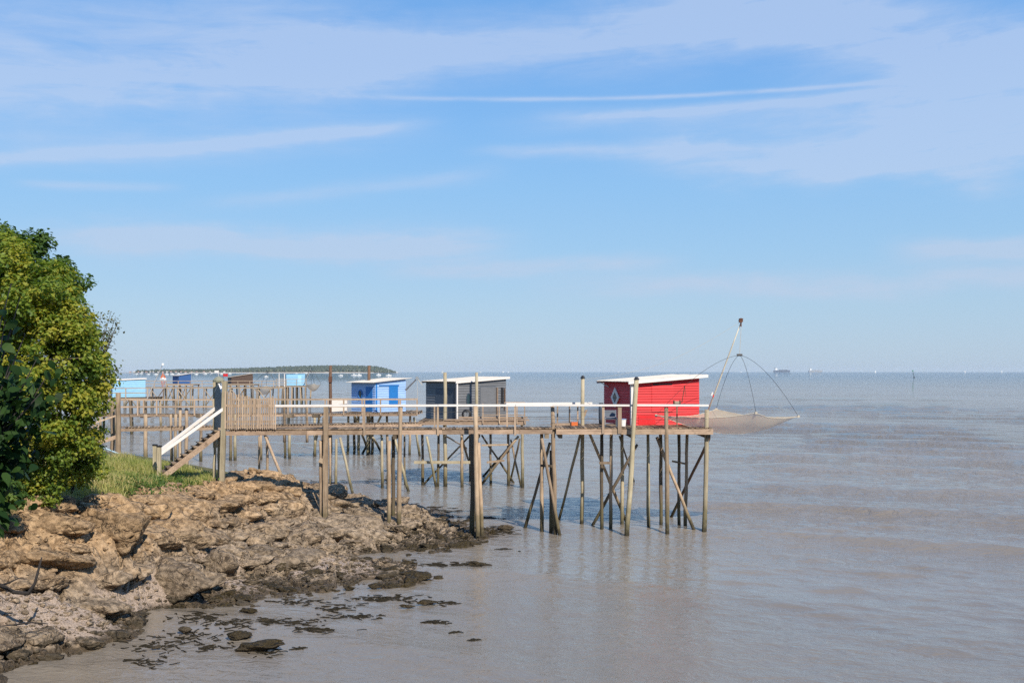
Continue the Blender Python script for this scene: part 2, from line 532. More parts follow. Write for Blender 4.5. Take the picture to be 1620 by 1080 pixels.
def rock_material(name, weed=0.0):
    m, g, b, o = new_mat(name)
    ge = g.n('ShaderNodeNewGeometry'); oi = g.n('ShaderNodeObjectInfo')
    pos = ge.outputs['Position']; z = g.sep(pos)[2]; y = g.sep(pos)[1]
    n1 = g.noise(pos, 0.9, 6, 0.62); n2 = g.noise(pos, 5.0, 8, 0.68); n3 = g.noise(pos, 22.0, 6, 0.7)
    zz = g.m('ADD', z, g.m('MULTIPLY', g.m('SUBTRACT', n1, 0.5), 2.2))
    och = g.mix(g.rng(n2, 0.36, 0.64), (0.225, 0.146, 0.080), (0.55, 0.375, 0.215))
    gry = g.mix(g.rng(n2, 0.36, 0.64), (0.150, 0.114, 0.078), (0.415, 0.318, 0.22))
    c = g.mix(g.rng(zz, 0.75, 2.1), gry, och)
    c = g.mix(g.rng(n3, 0.60, 0.80, 0, 0.35), c, (0.45, 0.36, 0.26))
    c = g.mix(g.rng(n3, 0.42, 0.29, 0, 0.55), c, (0.10, 0.066, 0.04))
    ck = cracks(g, pos)
    ckm = g.rng(g.noise(pos, 1.3, 3, 0.5), 0.40, 0.52)
    ck = g.m('ADD', ck, g.m('SUBTRACT', 1.0, ckm))
    c = g.mix(g.rng(ck, 0.04, 0.0, 0, 0.85), c, (0.05, 0.035, 0.024))
    br = g.rng(oi.outputs['Random'], 0, 1, 0.75, 1.2, smooth=False)
    c = g.mix(1.0, c, g.comb(br, br, br), 'MULTIPLY')
    wz = g.m('ADD', z, g.m('MULTIPLY', g.m('SUBTRACT', n2, 0.5), 0.55))
    c = g.mix(g.rng(wz, 0.42, 0.16, 0, 0.85), c, (0.042, 0.034, 0.020))
    b.inputs['Specular IOR Level'].default_value = 0.2
    rg = g.rng(wz, 0.15, 0.5, 0.6, 0.95)
    if weed:
        wd = g.rng(g.m('ADD', n2, g.m('MULTIPLY', g.sep(ge.outputs['Normal'])[2], 0.14)), 0.50, 0.60, 0, weed)
        wcol = g.mix(g.rng(n3, 0.4, 0.7), (0.018, 0.013, 0.006), (0.095, 0.068, 0.022))
        c = g.mix(wd, c, wcol)
    g.put(b.inputs['Base Color'], c); g.put(b.inputs['Roughness'], rg)
    h = g.m('ADD', g.m('ADD', g.m('MULTIPLY', n2, 0.7), g.m('MULTIPLY', n3, 0.55)), g.m('ADD', g.rng(ck, 0.0, 0.12, 0, 0.45), g.m('MULTIPLY', chunks(g, pos), -0.9)))
    bump(g, b, h, 1.0, 0.13)
    return m


rock_m = rock_material('shore_rock')
rock_weed = rock_material('weedy_rock', 0.92)

# ------------------------------------------------------------------ terrain
ctl = []


def cp(x, y, z): ctl.append((x, y, z))


def cpx(px, py, z):
    D = (CAM_H - z) * F / (py - 587); cp((px - 810) * D / F, D, z)


for px, py in ((0, 1065), (110, 1032), (210, 1000), (240, 968), (350, 957), (476, 935), (570, 921), (650, 917), (650, 893), (590, 878), (665, 872), (737, 858), (769, 850)):
    cpx(px, py, 0.0)
for p in ((-1.1, 44.6), (-3.0, 49.1), (-5.9, 53.3), (-10.2, 57.7), (-15.7, 61), (-22, 65), (-36, 72), (-60, 82), (-120, 100),
          (-10.9, 21.5), (-9.5, 19), (-6, 15.5), (0, 13), (8, 11), (20, 7), (50, -5), (90, -18)): cp(*p, 0.0)
for q in ((30, 812, 2.9), (130, 793, 2.8), (230, 775, 2.6), (300, 768, 2.35), (350, 769, 2.15), (400, 775, 1.9), (450, 788, 1.5), (512, 818, .78), (616, 827, .5), (690, 835, .25),
          (60, 900, 1.6), (200, 880, 1.5), (200, 940, .6), (350, 860, .9), (350, 905, .45), (350, 810, 1.7), (450, 880, .5), (450, 830, .95), (550, 890, .3), (550, 850, .5), (620, 900, .15)):
    cpx(*q)
for q in ((-16, 28, 3.1), (-20, 30, 3.3), (-16, 38, 3.1), (-15, 46, 2.6), (-13, 50, 1.8), (-18, 56, 1.7), (-30, 50, 4), (-30, 30, 4.5), (-14.5, 22, 2.8), (-13.5, 18, 3.0), (-11.5, 14, 3.2),
          (-9, 10, 3.4), (-3, 4, 4.7), (0, 0, 5.3), (5, 0, 5.0), (3, 7, 2.8), (-4, 9, 3.0), (-10, 0, 5.3), (-40, 10, 6), (-60, 40, 6), (20, -10, 5), (50, -20, 5), (-40, -30, 7), (40, -40, 7), (-110, 60, 7), (-110, 0, 8),
          (0, 30, -.6), (-2, 27, -.5), (-6, 27, -.4), (5, 40, -1), (0, 50, -.8), (-3, 60, -.8), (-10, 70, -.9), (10, 20, -.8), (30, 30, -1.5), (0, 20, -.6), (-6, 21, -.5), (-30, 85, -.9), (-100, 115, -.9), (20, 60, -1.5), (90, 40, -1.5), (60, 10, -1.2), (0, 100, -1.5), (-1, 36.5, -.35)):
    cp(*q)
ctl = np.array(ctl)


def tps(r):
    return r * r * np.log(np.maximum(r, 1e-6))


_n = len(ctl)
_A = np.zeros((_n + 3, _n + 3))
_A[:_n, :_n] = tps(np.hypot(ctl[:, None, 0] - ctl[None, :, 0], ctl[:, None, 1] - ctl[None, :, 1])) + np.eye(_n) * 1e-3
_A[:_n, _n] = 1; _A[:_n, _n + 1:] = ctl[:, :2]; _A[_n:, :_n] = _A[:_n, _n:].T
_W = np.linalg.solve(_A, np.concatenate([ctl[:, 2], np.zeros(3)]))


def ground_np(x, y):
    z = _W[_n] + _W[_n + 1] * x + _W[_n + 2] * y
    for i in range(_n): z = z + _W[i] * tps(np.hypot(x - ctl[i, 0], y - ctl[i, 1]))
    return np.clip(z, -1.1, 9.0)


def smst(x, a, b):
    t = np.clip((x - a) / (b - a), 0, 1); return t * t * (3 - 2 * t)


_EX = np.array([-13.3, -14.2, -13.9, -13.7, -13.35, -12.5, -12.9, -14])
_EY = np.array([20, 29.2, 32.6, 36.4, 40.0, 42.4, 46, 52])


def veg_np(x, y):
    """1 on the grassy bank top, 0 on the rocks"""
    edge = np.interp(y, _EY, _EX) + (fbm(x * 0.9, y * 0.9, 4, 71) - 0.5) * 1.5
    v = smst(edge - x, -0.1, 0.5)
    v = np.where(y < 19, 1.0, v)
    return v


def sand_np(x, y, z):
    n = fbm(x * 0.55 + y * 0.2, y * 0.42 - x * 0.1, 3, 31)
    a = smst(n, 0.53, 0.60) * smst(z, 0.02, 0.12) * (1 - smst(z, 0.75, 1.15))
    q = ((x + 11.9) / 1.9) ** 2 + ((y - x * .35 - 30.4) / .85) ** 2      # the pale shingle strip at the corner
    return np.maximum(a, (1 - smst(q + (fbm(x * 1.3, y * 1.3, 3, 33) - .5) * 1.2, .55, 1.1)) * smst(z, 0.0, 0.12))


def terrain_np(x, y):
    z0 = ground_np(x, y)
    veg = veg_np(x, y); sand = sand_np(x, y, z0)
    wx = x + (fbm(x * 1.2, y * 1.2, 3, 3) - 0.5) * 1.1; wy = y + (fbm(x * 1.2, y * 1.2, 3, 8) - 0.5) * 1.1
    k = (1 - veg) * (1 - sand * 0.9) * smst(z0, -0.35, 0.35)
    i1, f1, f2, ox, oy = cells(wx * 0.75 + 0.25 * wy, wy * 0.62, 1)
    gap = smst(f2 - f1, 0.0, 0.16)
    tilt = (i1 * 7.3 % 1 - 0.5) * ox * 0.55 + (i1 * 13.7 % 1 - 0.3) * oy * 0.5
    z = z0 + k * ((i1 - 0.5) * 0.42 + tilt + (gap - 1) * 0.42)
    i2, g1, g2, ox2, oy2 = cells(wx * 2.1, wy * 1.9, 4)
    z = z + k * ((i2 - 0.5) * 0.13 + (smst(g2 - g1, 0, 0.2) - 1) * 0.09 + (i2 * 9.1 % 1 - 0.5) * ox2 * 0.2)
    z = z + k * ((fbm(x * 3, y * 3, 4, 12) - 0.5) * 0.16 + (fbm(x * 11, y * 11, 3, 13) - 0.5) * 0.06)
    z = z + (1 - k) * (fbm(x * 1.5, y * 1.5, 4, 15) - 0.5) * 0.12 + sand * (fbm(x * 8, y * 8, 2, 16) - 0.5) * 0.03
    return z, veg, sand


def ground(x, y):
    return float(terrain_np(np.array([float(x)]), np.array([float(y)]))[0][0])


def axis(lo, f0, f1, hi, df, ratio=1.22, mx=6.0):
    a = list(np.arange(f0, f1, df)); s = df; q = f0
    L = []
    while q > lo: s = min(s * ratio, mx); q -= s; L.append(q)
    s = df; q = a[-1]; Rr = []
    while q < hi: s = min(s * ratio, mx); q += s; Rr.append(q)
    return np.array(L[::-1] + a + Rr)


gx = axis(-130, -15.5, -0.4, 100, 0.065); gy = axis(-60, 22.5, 47, 120, 0.075)
GX, GY = np.meshgrid(gx, gy)
TZ, TV, TS = terrain_np(GX.ravel(), GY.ravel())
nx, ny = len(gx), len(gy)
ii = (np.arange(ny - 1)[:, None] * nx + np.arange(nx - 1)[None, :]).ravel()
TQ = np.stack([ii, ii + 1, ii + nx + 1, ii + nx], 1)
TQ = TQ[TZ[TQ].max(1) > -1.0]


def shore_material():
    m, g, b, o = new_mat('rocky_shore')
    ge = g.n('ShaderNodeNewGeometry'); pos = ge.outputs['Position']; z = g.sep(pos)[2]
    va = g.n('ShaderNodeAttribute'); va.attribute_name = 'veg'
    sa = g.n('ShaderNodeAttribute'); sa.attribute_name = 'sand'
    n1 = g.noise(pos, 0.9, 6, 0.62); n2 = g.noise(pos, 5.0, 8, 0.68); n3 = g.noise(pos, 24.0, 6, 0.7)
    zz = g.m('ADD', z, g.m('MULTIPLY', g.m('SUBTRACT', n1, 0.5), 2.2))
    och = g.mix(g.rng(n2, 0.36, 0.64), (0.225, 0.146, 0.080), (0.55, 0.375, 0.215))
    gry = g.mix(g.rng(n2, 0.36, 0.64), (0.150, 0.114, 0.078), (0.415, 0.318, 0.22))
    c = g.mix(g.rng(zz, 0.75, 2.1), gry, och)
    c = g.mix(g.rng(n3, 0.60, 0.80, 0, 0.35), c, (0.45, 0.36, 0.26))
    c = g.mix(g.rng(n3, 0.42, 0.29, 0, 0.55), c, (0.10, 0.066, 0.04))
    ck = cracks(g, pos)
    ckm = g.rng(g.noise(pos, 1.3, 3, 0.5), 0.40, 0.52)
    ck = g.m('ADD', ck, g.m('SUBTRACT', 1.0, ckm))
    c = g.mix(g.rng(ck, 0.04, 0.0, 0, 0.85), c, (0.05, 0.035, 0.024))
    sand = g.mix(g.rng(n3, 0.35, 0.65), (0.31, 0.235, 0.175), (0.50, 0.395, 0.315))
    c = g.mix(g.m('MULTIPLY', sa.outputs['Fac'], 0.95), c, sand)
    wz = g.m('ADD', z, g.m('MULTIPLY', g.m('SUBTRACT', n2, 0.5), 0.4))
    c = g.mix(g.rng(wz, 0.26, 0.04, 0, 0.85), c, (0.06, 0.043, 0.024))
    soil = g.mix(n2, (0.10, 0.10, 0.035), (0.19, 0.165, 0.07))
    c = g.mix(g.rng(va.outputs['Fac'], 0.2, 0.8), c, soil)
    g.put(b.inputs['Base Color'], c); g.put(b.inputs['Roughness'], g.rng(wz, 0.05, 0.4, 0.55, 0.95)); b.inputs['Specular IOR Level'].default_value = 0.25
    bump(g, b, g.m('ADD', g.m('ADD', g.m('MULTIPLY', n2, 0.7), g.m('MULTIPLY', n3, 0.55)), g.m('ADD', g.rng(ck, 0.0, 0.12, 0, 0.45), g.m('MULTIPLY', chunks(g, pos), -0.9))), 1.0, 0.11)
    return m


shore = np_mesh('rocky_shore', np.stack([GX.ravel(), GY.ravel(), TZ], 1), TQ, shore_material(), smooth=True, attrs={'veg': TV, 'sand': TS})
tag(shore, kind='structure')

# ------------------------------------------------------------------ sea


def sea_material():
    m, g, b, o = new_mat('muddy_sea')
    ge = g.n('ShaderNodeNewGeometry'); pos = ge.outputs['Position']
    x, y, z = g.sep(pos)
    d = g.m('SQRT', g.m('ADD', g.m('MULTIPLY', x, x), g.m('MULTIPLY', y, y)))
    ld = g.m('LOGARITHM', g.m('MAXIMUM', d, 1.0), 10.0)
    # across the wave crests (u) and along them (v)
    u = g.m('ADD', g.m('MULTIPLY', x, 0.37), g.m('MULTIPLY', y, 0.93)); v = g.m('SUBTRACT', g.m('MULTIPLY', x, 0.93), g.m('MULTIPLY', y, 0.37))
    uv = g.comb(u, v, 0.0)
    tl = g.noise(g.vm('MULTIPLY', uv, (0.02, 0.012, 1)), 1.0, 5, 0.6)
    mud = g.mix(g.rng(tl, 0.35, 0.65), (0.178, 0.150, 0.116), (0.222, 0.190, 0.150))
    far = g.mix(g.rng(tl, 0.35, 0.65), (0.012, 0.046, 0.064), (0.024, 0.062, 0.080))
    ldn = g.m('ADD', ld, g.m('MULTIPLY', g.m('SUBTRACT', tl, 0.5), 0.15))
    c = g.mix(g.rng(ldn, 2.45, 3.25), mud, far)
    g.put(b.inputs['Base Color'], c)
    b.inputs['Roughness'].default_value = 0.03
    b.inputs['IOR'].default_value = 1.45
    r1 = g.noise(g.vm('MULTIPLY', uv, (2.9, 1.5, 1)), 1.0, 4, 0.62, 0.8)
    r2 = g.noise(g.vm('MULTIPLY', uv, (0.62, 0.26, 1)), 1.0, 3, 0.5, 0.4)
    r3 = g.noise(g.vm('MULTIPLY', uv, (10.0, 4.5, 1)), 1.0, 3, 0.55, 0.4)
    gust = g.rng(g.noise(g.vm('MULTIPLY', uv, (0.07, 0.03, 1)), 1.0, 3, 0.5), 0.3, 0.7, 0.65, 1.2)
    h = g.m('MULTIPLY', g.m('ADD', g.m('ADD', g.m('MULTIPLY', r1, g.rng(ld, 1.5, 2.2, 0.06, 0.42)), g.m('MULTIPLY', r2, g.rng(ld, 1.6, 2.4, 0.05, 1.10))), g.m('MULTIPLY', r3, 0.009)), gust)
    bump(g, b, h, 1.0, 1.0)
    return m


def spacing(d):
    return d * np.where(d < 75, .0036, np.where(d < 210, .0085, .03))


_wr = np.random.default_rng(41)
WAVES = []
for lam in np.geomspace(0.42, 5.2, 46):
    th_ = math.atan2(.93, .37) + _wr.normal(0, .42)
    WAVES.append((lam, 2 * math.pi / lam * math.cos(th_), 2 * math.pi / lam * math.sin(th_), _wr.uniform(0, 6.283), .0043 * lam ** 0.75 * _wr.uniform(.6, 1.4)))


def wave_np(x, y):
    u0 = 0.37 * x + 0.93 * y; v = 0.93 * x - 0.37 * y
    u = u0 + (fbm(u0 * 0.05 + 11, v * 0.05, 3, 40) - 0.5) * 9 + (fbm(u0 * 0.25, v * 0.16, 2, 43) - 0.5) * 1.6
    d = np.hypot(x, y)
    sh = lambda ph, p: ((np.sin(ph) * 0.5 + 0.5) ** p)
    amp = smst(fbm(u0 * 0.03, v * 0.045, 2, 47), 0.42, 0.62)
    h = 0.32 * sh(u * 2 * np.pi / 10.5 + 0.9, 10) * (0.05 + 0.95 * amp)
    gust = .55 + .9 * fbm(u0 * .12, v * .06, 3, 61)
    wx = x + (fbm(x * .5, y * .5, 2, 63) - .5) * .5; wy = y + (fbm(x * .5 + 9, y * .5, 2, 64) - .5) * .5
    r = np.zeros_like(x); sp = spacing(d)
    for lam, kx, ky, ph, am in WAVES:
        r += am * smst(lam / sp, 3.0, 6.0) * (1 - np.abs(np.sin((kx * wx + ky * wy + ph) / 2)) * 2)
    calm = 0.38 + 0.62 * smst(x, 3, 13)      # the lee of the rocks is calmer
    return (h - 0.02 + r * gust) * (1 - smst(d, 220, 420)) * calm


rings = [6.0]
while rings[-1] < 9400: rings.append(rings[-1] * (1.03 if rings[-1] < 20 else 1.0036 if rings[-1] < 75 else 1.0085 if rings[-1] < 210 else 1.03 if rings[-1] < 450 else 1.06))
rings = np.array(rings)
an = np.concatenate([np.linspace(R(-176), R(-32), 40, endpoint=False), np.linspace(R(-32), R(32), 560, endpoint=False), np.linspace(R(32), R(184), 42, endpoint=False)])
RR, AA = np.meshgrid(rings, an, indexing='ij')
SX, SY = (RR * np.sin(AA)).ravel(), (RR * np.cos(AA)).ravel()
SZ = wave_np(SX, SY)
nr, na = RR.shape
i0 = np.arange(nr - 1)[:, None] * na; j0 = np.arange(na)[None, :]; j1 = (j0 + 1) % na
SQ = np.stack([(i0 + j0).ravel(), (i0 + na + j0).ravel(), (i0 + na + j1).ravel(), (i0 + j1).ravel()], 1)[:, ::-1]
sea_m = sea_material()
sea = np_mesh('sea', np.stack([SX, SY, SZ], 1), SQ, sea_m, smooth=True)
tag(sea, kind='structure')

# ------------------------------------------------------------------ stones of the shore


def boulder_mesh(name, seed, mat, sub=4, flat=0.62, rough=0.12):
    import bmesh
    rg = np.random.default_rng(seed)
    bm = bmesh.new(); bmesh.ops.create_icosphere(bm, subdivisions=sub, radius=1.0)
    V = np.array([v.co[:] for v in bm.verts]); Fs = np.array([[v.index for v in f.verts] for f in bm.faces]); bm.free()
    V /= np.linalg.norm(V, axis=1)[:, None]
    nn = rg.normal(size=(13, 3)); nn /= np.linalg.norm(nn, axis=1)[:, None]
    dd = rg.uniform(0.62, 0.95, 13)
    t = dd[None] / np.maximum(V @ nn.T, 1e-3)
    t = np.concatenate([t, np.full((len(V), 1), 1.12)], 1)
    r = -np.log(np.exp(-t * 55).sum(1)) / 55              # soft minimum: worn facets
    o = Vector(rg.uniform(-50, 50, 3))
    for i, p in enumerate(V):
        q = Vector(p)
        a = mnoise.fractal(q * 1.8 + o, 0.9, 2.1, 5)
        c = abs(mnoise.noise(q * 2.6 + o * 1.7)); e_ = mnoise.fractal(q * 6.0 + o, 0.8, 2.1, 3)
        r[i] *= 1 + rough * a + 0.06 * e_ - 0.13 * max(0, 0.10 - c) / 0.10
    V = V * r[:, None] * np.array([1.0, 0.8, flat])
    me = bpy.data.meshes.new(name)
    me.from_pydata(V.tolist(), [], Fs.tolist()); me.materials.append(mat)
    me.polygons.foreach_set('use_smooth', [True] * len(me.polygons)); me.update()
    return me


boul = [boulder_mesh('rock', 100 + i, rock_m, 4, random.uniform(0.46, 0.68), 0.15) for i in range(11)]
boulw = [boulder_mesh('weedy_rock', 200 + i, rock_weed, 4, random.uniform(0.45, 0.62), 0.2) for i in range(6)]
placed = []
for want, rlo, rhi, zlo in ((72, .70, 1.20, .45), (120, .38, .70, .38), (290, .16, .38, -.10)):
    cand = 0
    while len(placed) < (want if want != 120 else 190) and cand < 9000:
        cand += 1
        x = random.uniform(-15, -0.8); y = random.uniform(23.5, 50)
        if abs(x) > 0.53 * y: continue
        z0 = float(ground_np(np.array([x]), np.array([y]))[0])
        if z0 < zlo: continue
        gz, vg, sd = terrain_np(np.array([x]), np.array([y])); gz, vg, sd = float(gz[0]), float(vg[0]), float(sd[0])
        if vg > 0.04: continue
        r = random.uniform(rlo, rhi)
        if r > .5 and any(float(veg_np(np.array([x + q * r * 1.1]), np.array([y + w * r]))[0]) > .3 for q, w in ((-1, 0), (0, 1), (0, -1))): r *= .6
        if sd > 0.5 and (r > 0.25 or random.random() < 0.7): continue
        if any((x - a) ** 2 + (y - b) ** 2 < (0.70 * (r + c)) ** 2 for a, b, c in placed): continue
        placed.append((x, y, r))
        wd = z0 < 0.34 and (x > -8 or random.random() < 0.7)
        o = link(bpy.data.objects.new('rock', random.choice(boulw if wd else boul)))
        o.parent = shore
        o.location = (x, y, z0 - r * random.uniform(0.0, 0.22) if r > .4 else gz + r * random.uniform(-.15, .08))
        o.rotation_euler = (random.gauss(.10, .16), random.gauss(-.10, .14), random.gauss(.35, .55) + random.choice((0, math.pi)))
        o.scale = (r * random.uniform(1.0, 1.5), r, r * random.uniform(.75, 1.15))

# loose shingle and cobbles that nobody could count
import bmesh as _bm
_b = _bm.new(); _bm.ops.create_icosphere(_b, subdivisions=1, radius=1.0)
ICV = np.array([v.co[:] for v in _b.verts]); ICF = np.array([[v.index for v in f.verts] for f in _b.faces]); _b.free()
n = 26000
px_ = RNG.uniform(-14.5, -1, n); py_ = RNG.uniform(23.2, 48, n)
tz, tv, ts = terrain_np(px_, py_)
z0 = ground_np(px_, py_)
keep = (z0 > -0.08) & (tv < 0.3) & ((ts > 0.3) | (z0 < 0.5) | (RNG.random(n) < 0.35))
px_, py_, tz = px_[keep], py_[keep], tz[keep]
n = len(px_)
rad = 0.022 + 0.09 * RNG.random(n) ** 3.2
sc = np.stack([rad * RNG.uniform(.8, 1.4, n), rad * RNG.uniform(.7, 1.1, n), rad * RNG.uniform(.4, .8, n)], 1)
th = RNG.uniform(0, 6.28, n)
jit = 1 + RNG.uniform(-.25, .25, (n, len(ICV), 1))
LV = ICV[None] * jit * sc[:, None]
ct, st = np.cos(th)[:, None], np.sin(th)[:, None]
PV = np.stack([LV[..., 0] * ct - LV[..., 1] * st + px_[:, None], LV[..., 0] * st + LV[..., 1] * ct + py_[:, None], LV[..., 2] + (tz + rad * 0.15)[:, None]], 2)
PF = ICF[None] + (np.arange(n) * len(ICV))[:, None, None]
shingle = np_mesh('shingle', PV.reshape(-1, 3), PF.reshape(-1, 3), rock_m)
tag(shingle, kind='stuff')

# stones standing alone in the water
WATER_ROCKS = [
    (405, 1029, 0.50, 1.5, 'large flat weed-covered rock awash, the nearest of those in the water', 1),
    (374, 1011, 0.38, 1.2, 'rounded dark weedy rock awash just behind the large flat one', 1),
    (291, 1000, 0.21, 1.1, 'ochre stone sitting bare in shallow water beside the weed', 0),
    (247, 1026, 0.14, 1.1, 'smallest bare ochre stone in the shallows near the bottom corner', 0),
    (186, 1011, 0.40, 1.0, 'bulky bare grey boulder at the water edge by the shingle', 0),
    (424, 988, 0.26, 1.5, 'low brown weedy rock with weed trailing behind it', 1),
    (391, 969, 0.26, 1.2, 'dark rock breaking the water close to the shingle edge', 1),
    (592, 930, 0.26, 1.3, 'dark pointed rock off the tip of the sandy cove', 1),
    (552, 932, 0.20, 1.2, 'small weedy hump just left of the dark pointed rock', 1),
    (674, 955, 0.26, 1.5, 'lone dark weedy rock out beyond the point of rounded stones', 1),
    (645, 961, 0.16, 1.8, 'thin low slab of weed and rock beside the lone dark rock', 1),
    (610, 915, 0.52, 1.0, 'pale rounded stone at the end of the point', 0),
    (640, 913, 0.46, 1.0, 'middle rounded stone of the row at the point', 1),
    (662, 917, 0.46, 1.2, 'outermost rounded stone of the row at the point', 1),
    (800, 838, 0.32, 1.4, 'ochre rock awash to the right of the double pile', 0),
    (757, 894, 0.24, 2.2, 'flat raft of weed and rock in open water before the double pile', 1),
]
for i, (px, py, r, st_, lab, wd) in enumerate(WATER_ROCKS):
    D = dwater(py); p = P(px, py, D)
    o = link(bpy.data.objects.new('boulder', (boulw if wd else boul)[i % 6]))
    o.location = (p.x, p.y + r * 0.4, 0.02 + r * 0.10)
    o.rotation_euler = (random.uniform(-.12, .12), random.uniform(-.12, .12), random.uniform(-.4, .4))
    r *= .8; o.scale = (r * st_, r * 0.9, r * (0.85 if wd else 0.95))
    tag(o, lab, 'rock', 'rocks standing in the water')

# floating seaweed
weed_m = plain('seaweed', (0.018, 0.014, 0.007), 0.7, var=0.6)
weed_m.node_tree.nodes['Principled BSDF'].inputs['Specular IOR Level'].default_value = 0.15
mb = MB()
CL = [(320, 980, 70, 10, 20), (300, 1005, 60, 8, 16), (250, 1020, 50, 10, 14), (360, 992, 50, 8, 12), (500, 1000, 40, 4, 18), (560, 972, 60, 4, 12), (450, 985, 60, 7, 18),
      (520, 960, 40, 5, 10), (480, 950, 60, 4, 10), (590, 945, 50, 5, 14), (640, 945, 40, 5, 10), (700, 952, 25, 4, 7), (690, 982, 22, 3, 8), (720, 998, 10, 2, 3), (750, 1010, 8, 2, 3), (700, 895, 40, 5, 10), (745, 893, 24, 4, 12),
      (790, 840, 30, 5, 12), (760, 820, 40, 4, 14), (690, 805, 40, 5, 14), (720, 835, 30, 5, 12), (640, 800, 40, 4, 10), (420, 1030, 30, 5, 8), (600, 760, 40, 5, 3), (500, 762, 50, 4, 4), (430, 765, 30, 5, 4), (470, 1025, 15, 2, 3), (800, 868, 20, 3, 3), (340, 1020, 40, 6, 7), (230, 1045, 50, 8, 10)]
for cx, cy, wx, wy, k in CL:
    for _ in range(k * 3):
        py = cy + random.gauss(0, wy * 0.55); px = cx + random.gauss(0, wx * 0.5)
        c = P(px, py, dwater(py)); L = random.uniform(0.08, 0.36) * c.y / 32; w = random.uniform(0.006, 0.020) * c.y / 32
        a = random.gauss(0, 0.2); pr = []
        ph = random.uniform(0, 6)
        for q in range(5):
            t = q / 4 - 0.5
            xx = c.x + t * L * math.cos(a); yy = c.y + t * L * math.sin(a) * 2 + 0.05 * math.sin(ph + q)
            zz = float(wave_np(np.array([xx]), np.array([yy]))[0]) + 0.012
            pr.append((Vector((xx, yy, zz)), w * (1 - abs(t) * 1.6) + 0.004))
        n0 = len(mb.v)
        for p_, w_ in pr:
            mb.v += [p_ + Vector((0, -w_ * 2, 0)), p_ + Vector((0, 0, w_ * 0.8 + .01)), p_ + Vector((0, w_ * 2, 0))]
        for q in range(4):
            a0 = n0 + q * 3
            mb.f += [(a0, a0 + 3, a0 + 4, a0 + 1), (a0 + 1, a0 + 4, a0 + 5, a0 + 2)]
tag(mb.build('seaweed', weed_m), kind='stuff')

# ------------------------------------------------------------------ foliage


def leaves_np(C, Nrm, size, tone, rg, droop=0.0, ratio=0.55):
    """folded four-point leaves at C facing Nrm"""
    n = len(C)
    N = Nrm / np.maximum(np.linalg.norm(Nrm, axis=1), 1e-6)[:, None]
    t = rg.normal(size=(n, 3)); t[:, 2] -= droop
    T = t - N * (t * N).sum(1)[:, None]; T /= np.maximum(np.linalg.norm(T, axis=1), 1e-6)[:, None]
    B = np.cross(N, T)
    s = size[:, None]
    v0 = C - T * s * 0.5; v2 = C + T * s * 0.5 - N * s * 0.10
    v1 = C + B * s * ratio * 0.5 + N * s * 0.10 - T * s * .08; v3 = C - B * s * ratio * 0.5 + N * s * 0.10 - T * s * .08
    V = np.stack([v0, v1, v2, v3], 1).reshape(-1, 3)
    k = np.arange(n) * 4
    Fq = np.concatenate([np.stack([k, k + 1, k + 2], 1), np.stack([k, k + 2, k + 3], 1)])
    return V, Fq, np.repeat(tone, 4)


def crown(blobs, D0, lobes_per, leaves_per, lobe_r, leaf, seed, yellow=0.0, flat=0.8):
    """leaf clumps over a set of soft masses; returns leaf mesh arrays and clump centres"""
    rg = np.random.default_rng(seed)
    C_, N_, S_, T_, cent = [], [], [], [], []
    for (px, py, rp, dD) in blobs:
        D = D0 + dD; c = np.array(P(px, py, D)); r = rp * D / F
        for _ in range(int(lobes_per * (r ** 1.6) + 3)):
            d = rg.normal(size=3); d /= np.linalg.norm(d)
            lc = c + d * r * rg.uniform(0.70, 1.14) * np.array([1, 1, flat + .2])
            lr = lobe_r * rg.uniform(0.6, 1.3)
            cent.append(lc)
            nl = int(leaves_per * (lr / lobe_r) ** 2)
            u = rg.normal(size=(nl, 3)); u /= np.linalg.norm(u, axis=1)[:, None]
            rad = lr * (0.35 + 0.65 * rg.random(nl) ** 0.5) * np.where(rg.random(nl) < 0.1, 1.3, 1)
            p = lc + u * rad[:, None] * np.array([1.1, 1.1, 0.75])
            C_.append(p)
            N_.append(u * 0.55 + d * 0.35 + np.array([0, 0, 0.65]) + rg.normal(size=(nl, 3)) * 0.45)
            S_.append(leaf * rg.uniform(0.5, 1.5, nl))
            base = rg.normal(0.40 + yellow * rg.random(), 0.16)
            T_.append(np.clip(rg.normal(base, 0.17, nl), 0, 1))
    V, Fq, T = leaves_np(np.concatenate(C_), np.concatenate(N_), np.concatenate(S_), np.concatenate(T_), rg, ratio=0.75)
    return V, Fq, T, cent


def tree(name, label, cat, blobs, D0, base, mat, lobes=26, lpl=85, lr=0.42, leaf=0.12, seed=1, yellow=0.0, trunk_r=0.18, group=None, top=None, limbs=26, flat=0.8):
    bx, by = base; gz = ground(bx, by)
    t = thing(name, (bx, by, gz), label, cat, group)
    V, Fq, T, cent = crown(blobs, D0, lobes, lpl, lr, leaf, seed, yellow, flat)
    np_mesh('crown', V - np.array([bx, by, gz]), Fq, mat, parent=t, attrs={'tone': T})
    rg = random.Random(seed)
    hub = Vector(top) if top else Vector((bx, by, gz + 2.2))
    mbt = MB()
    mid = (Vector((bx, by, gz - .3)) + hub) / 2 + Vector((rg.uniform(-.15, .15), rg.uniform(-.15, .15), 0))
    mbt.tube([((bx, by, gz - .3), trunk_r * 1.3), (mid, trunk_r), (hub, trunk_r * 0.75)], 9)
    mbt.build('trunk', bark, t, smooth=True)
    mbl = MB()
    for c in rg.sample(cent, min(limbs, len(cent))):
        c = Vector(c); m1 = hub.lerp(c, 0.5) + Vector((rg.uniform(-.3, .3), rg.uniform(-.3, .3), rg.uniform(0, .5)))
        mbl.tube([(hub, trunk_r * 0.5), (m1, trunk_r * 0.26), (c, 0.012)], 5)
    mbl.build('limbs', bark, t, smooth=True)
    return t


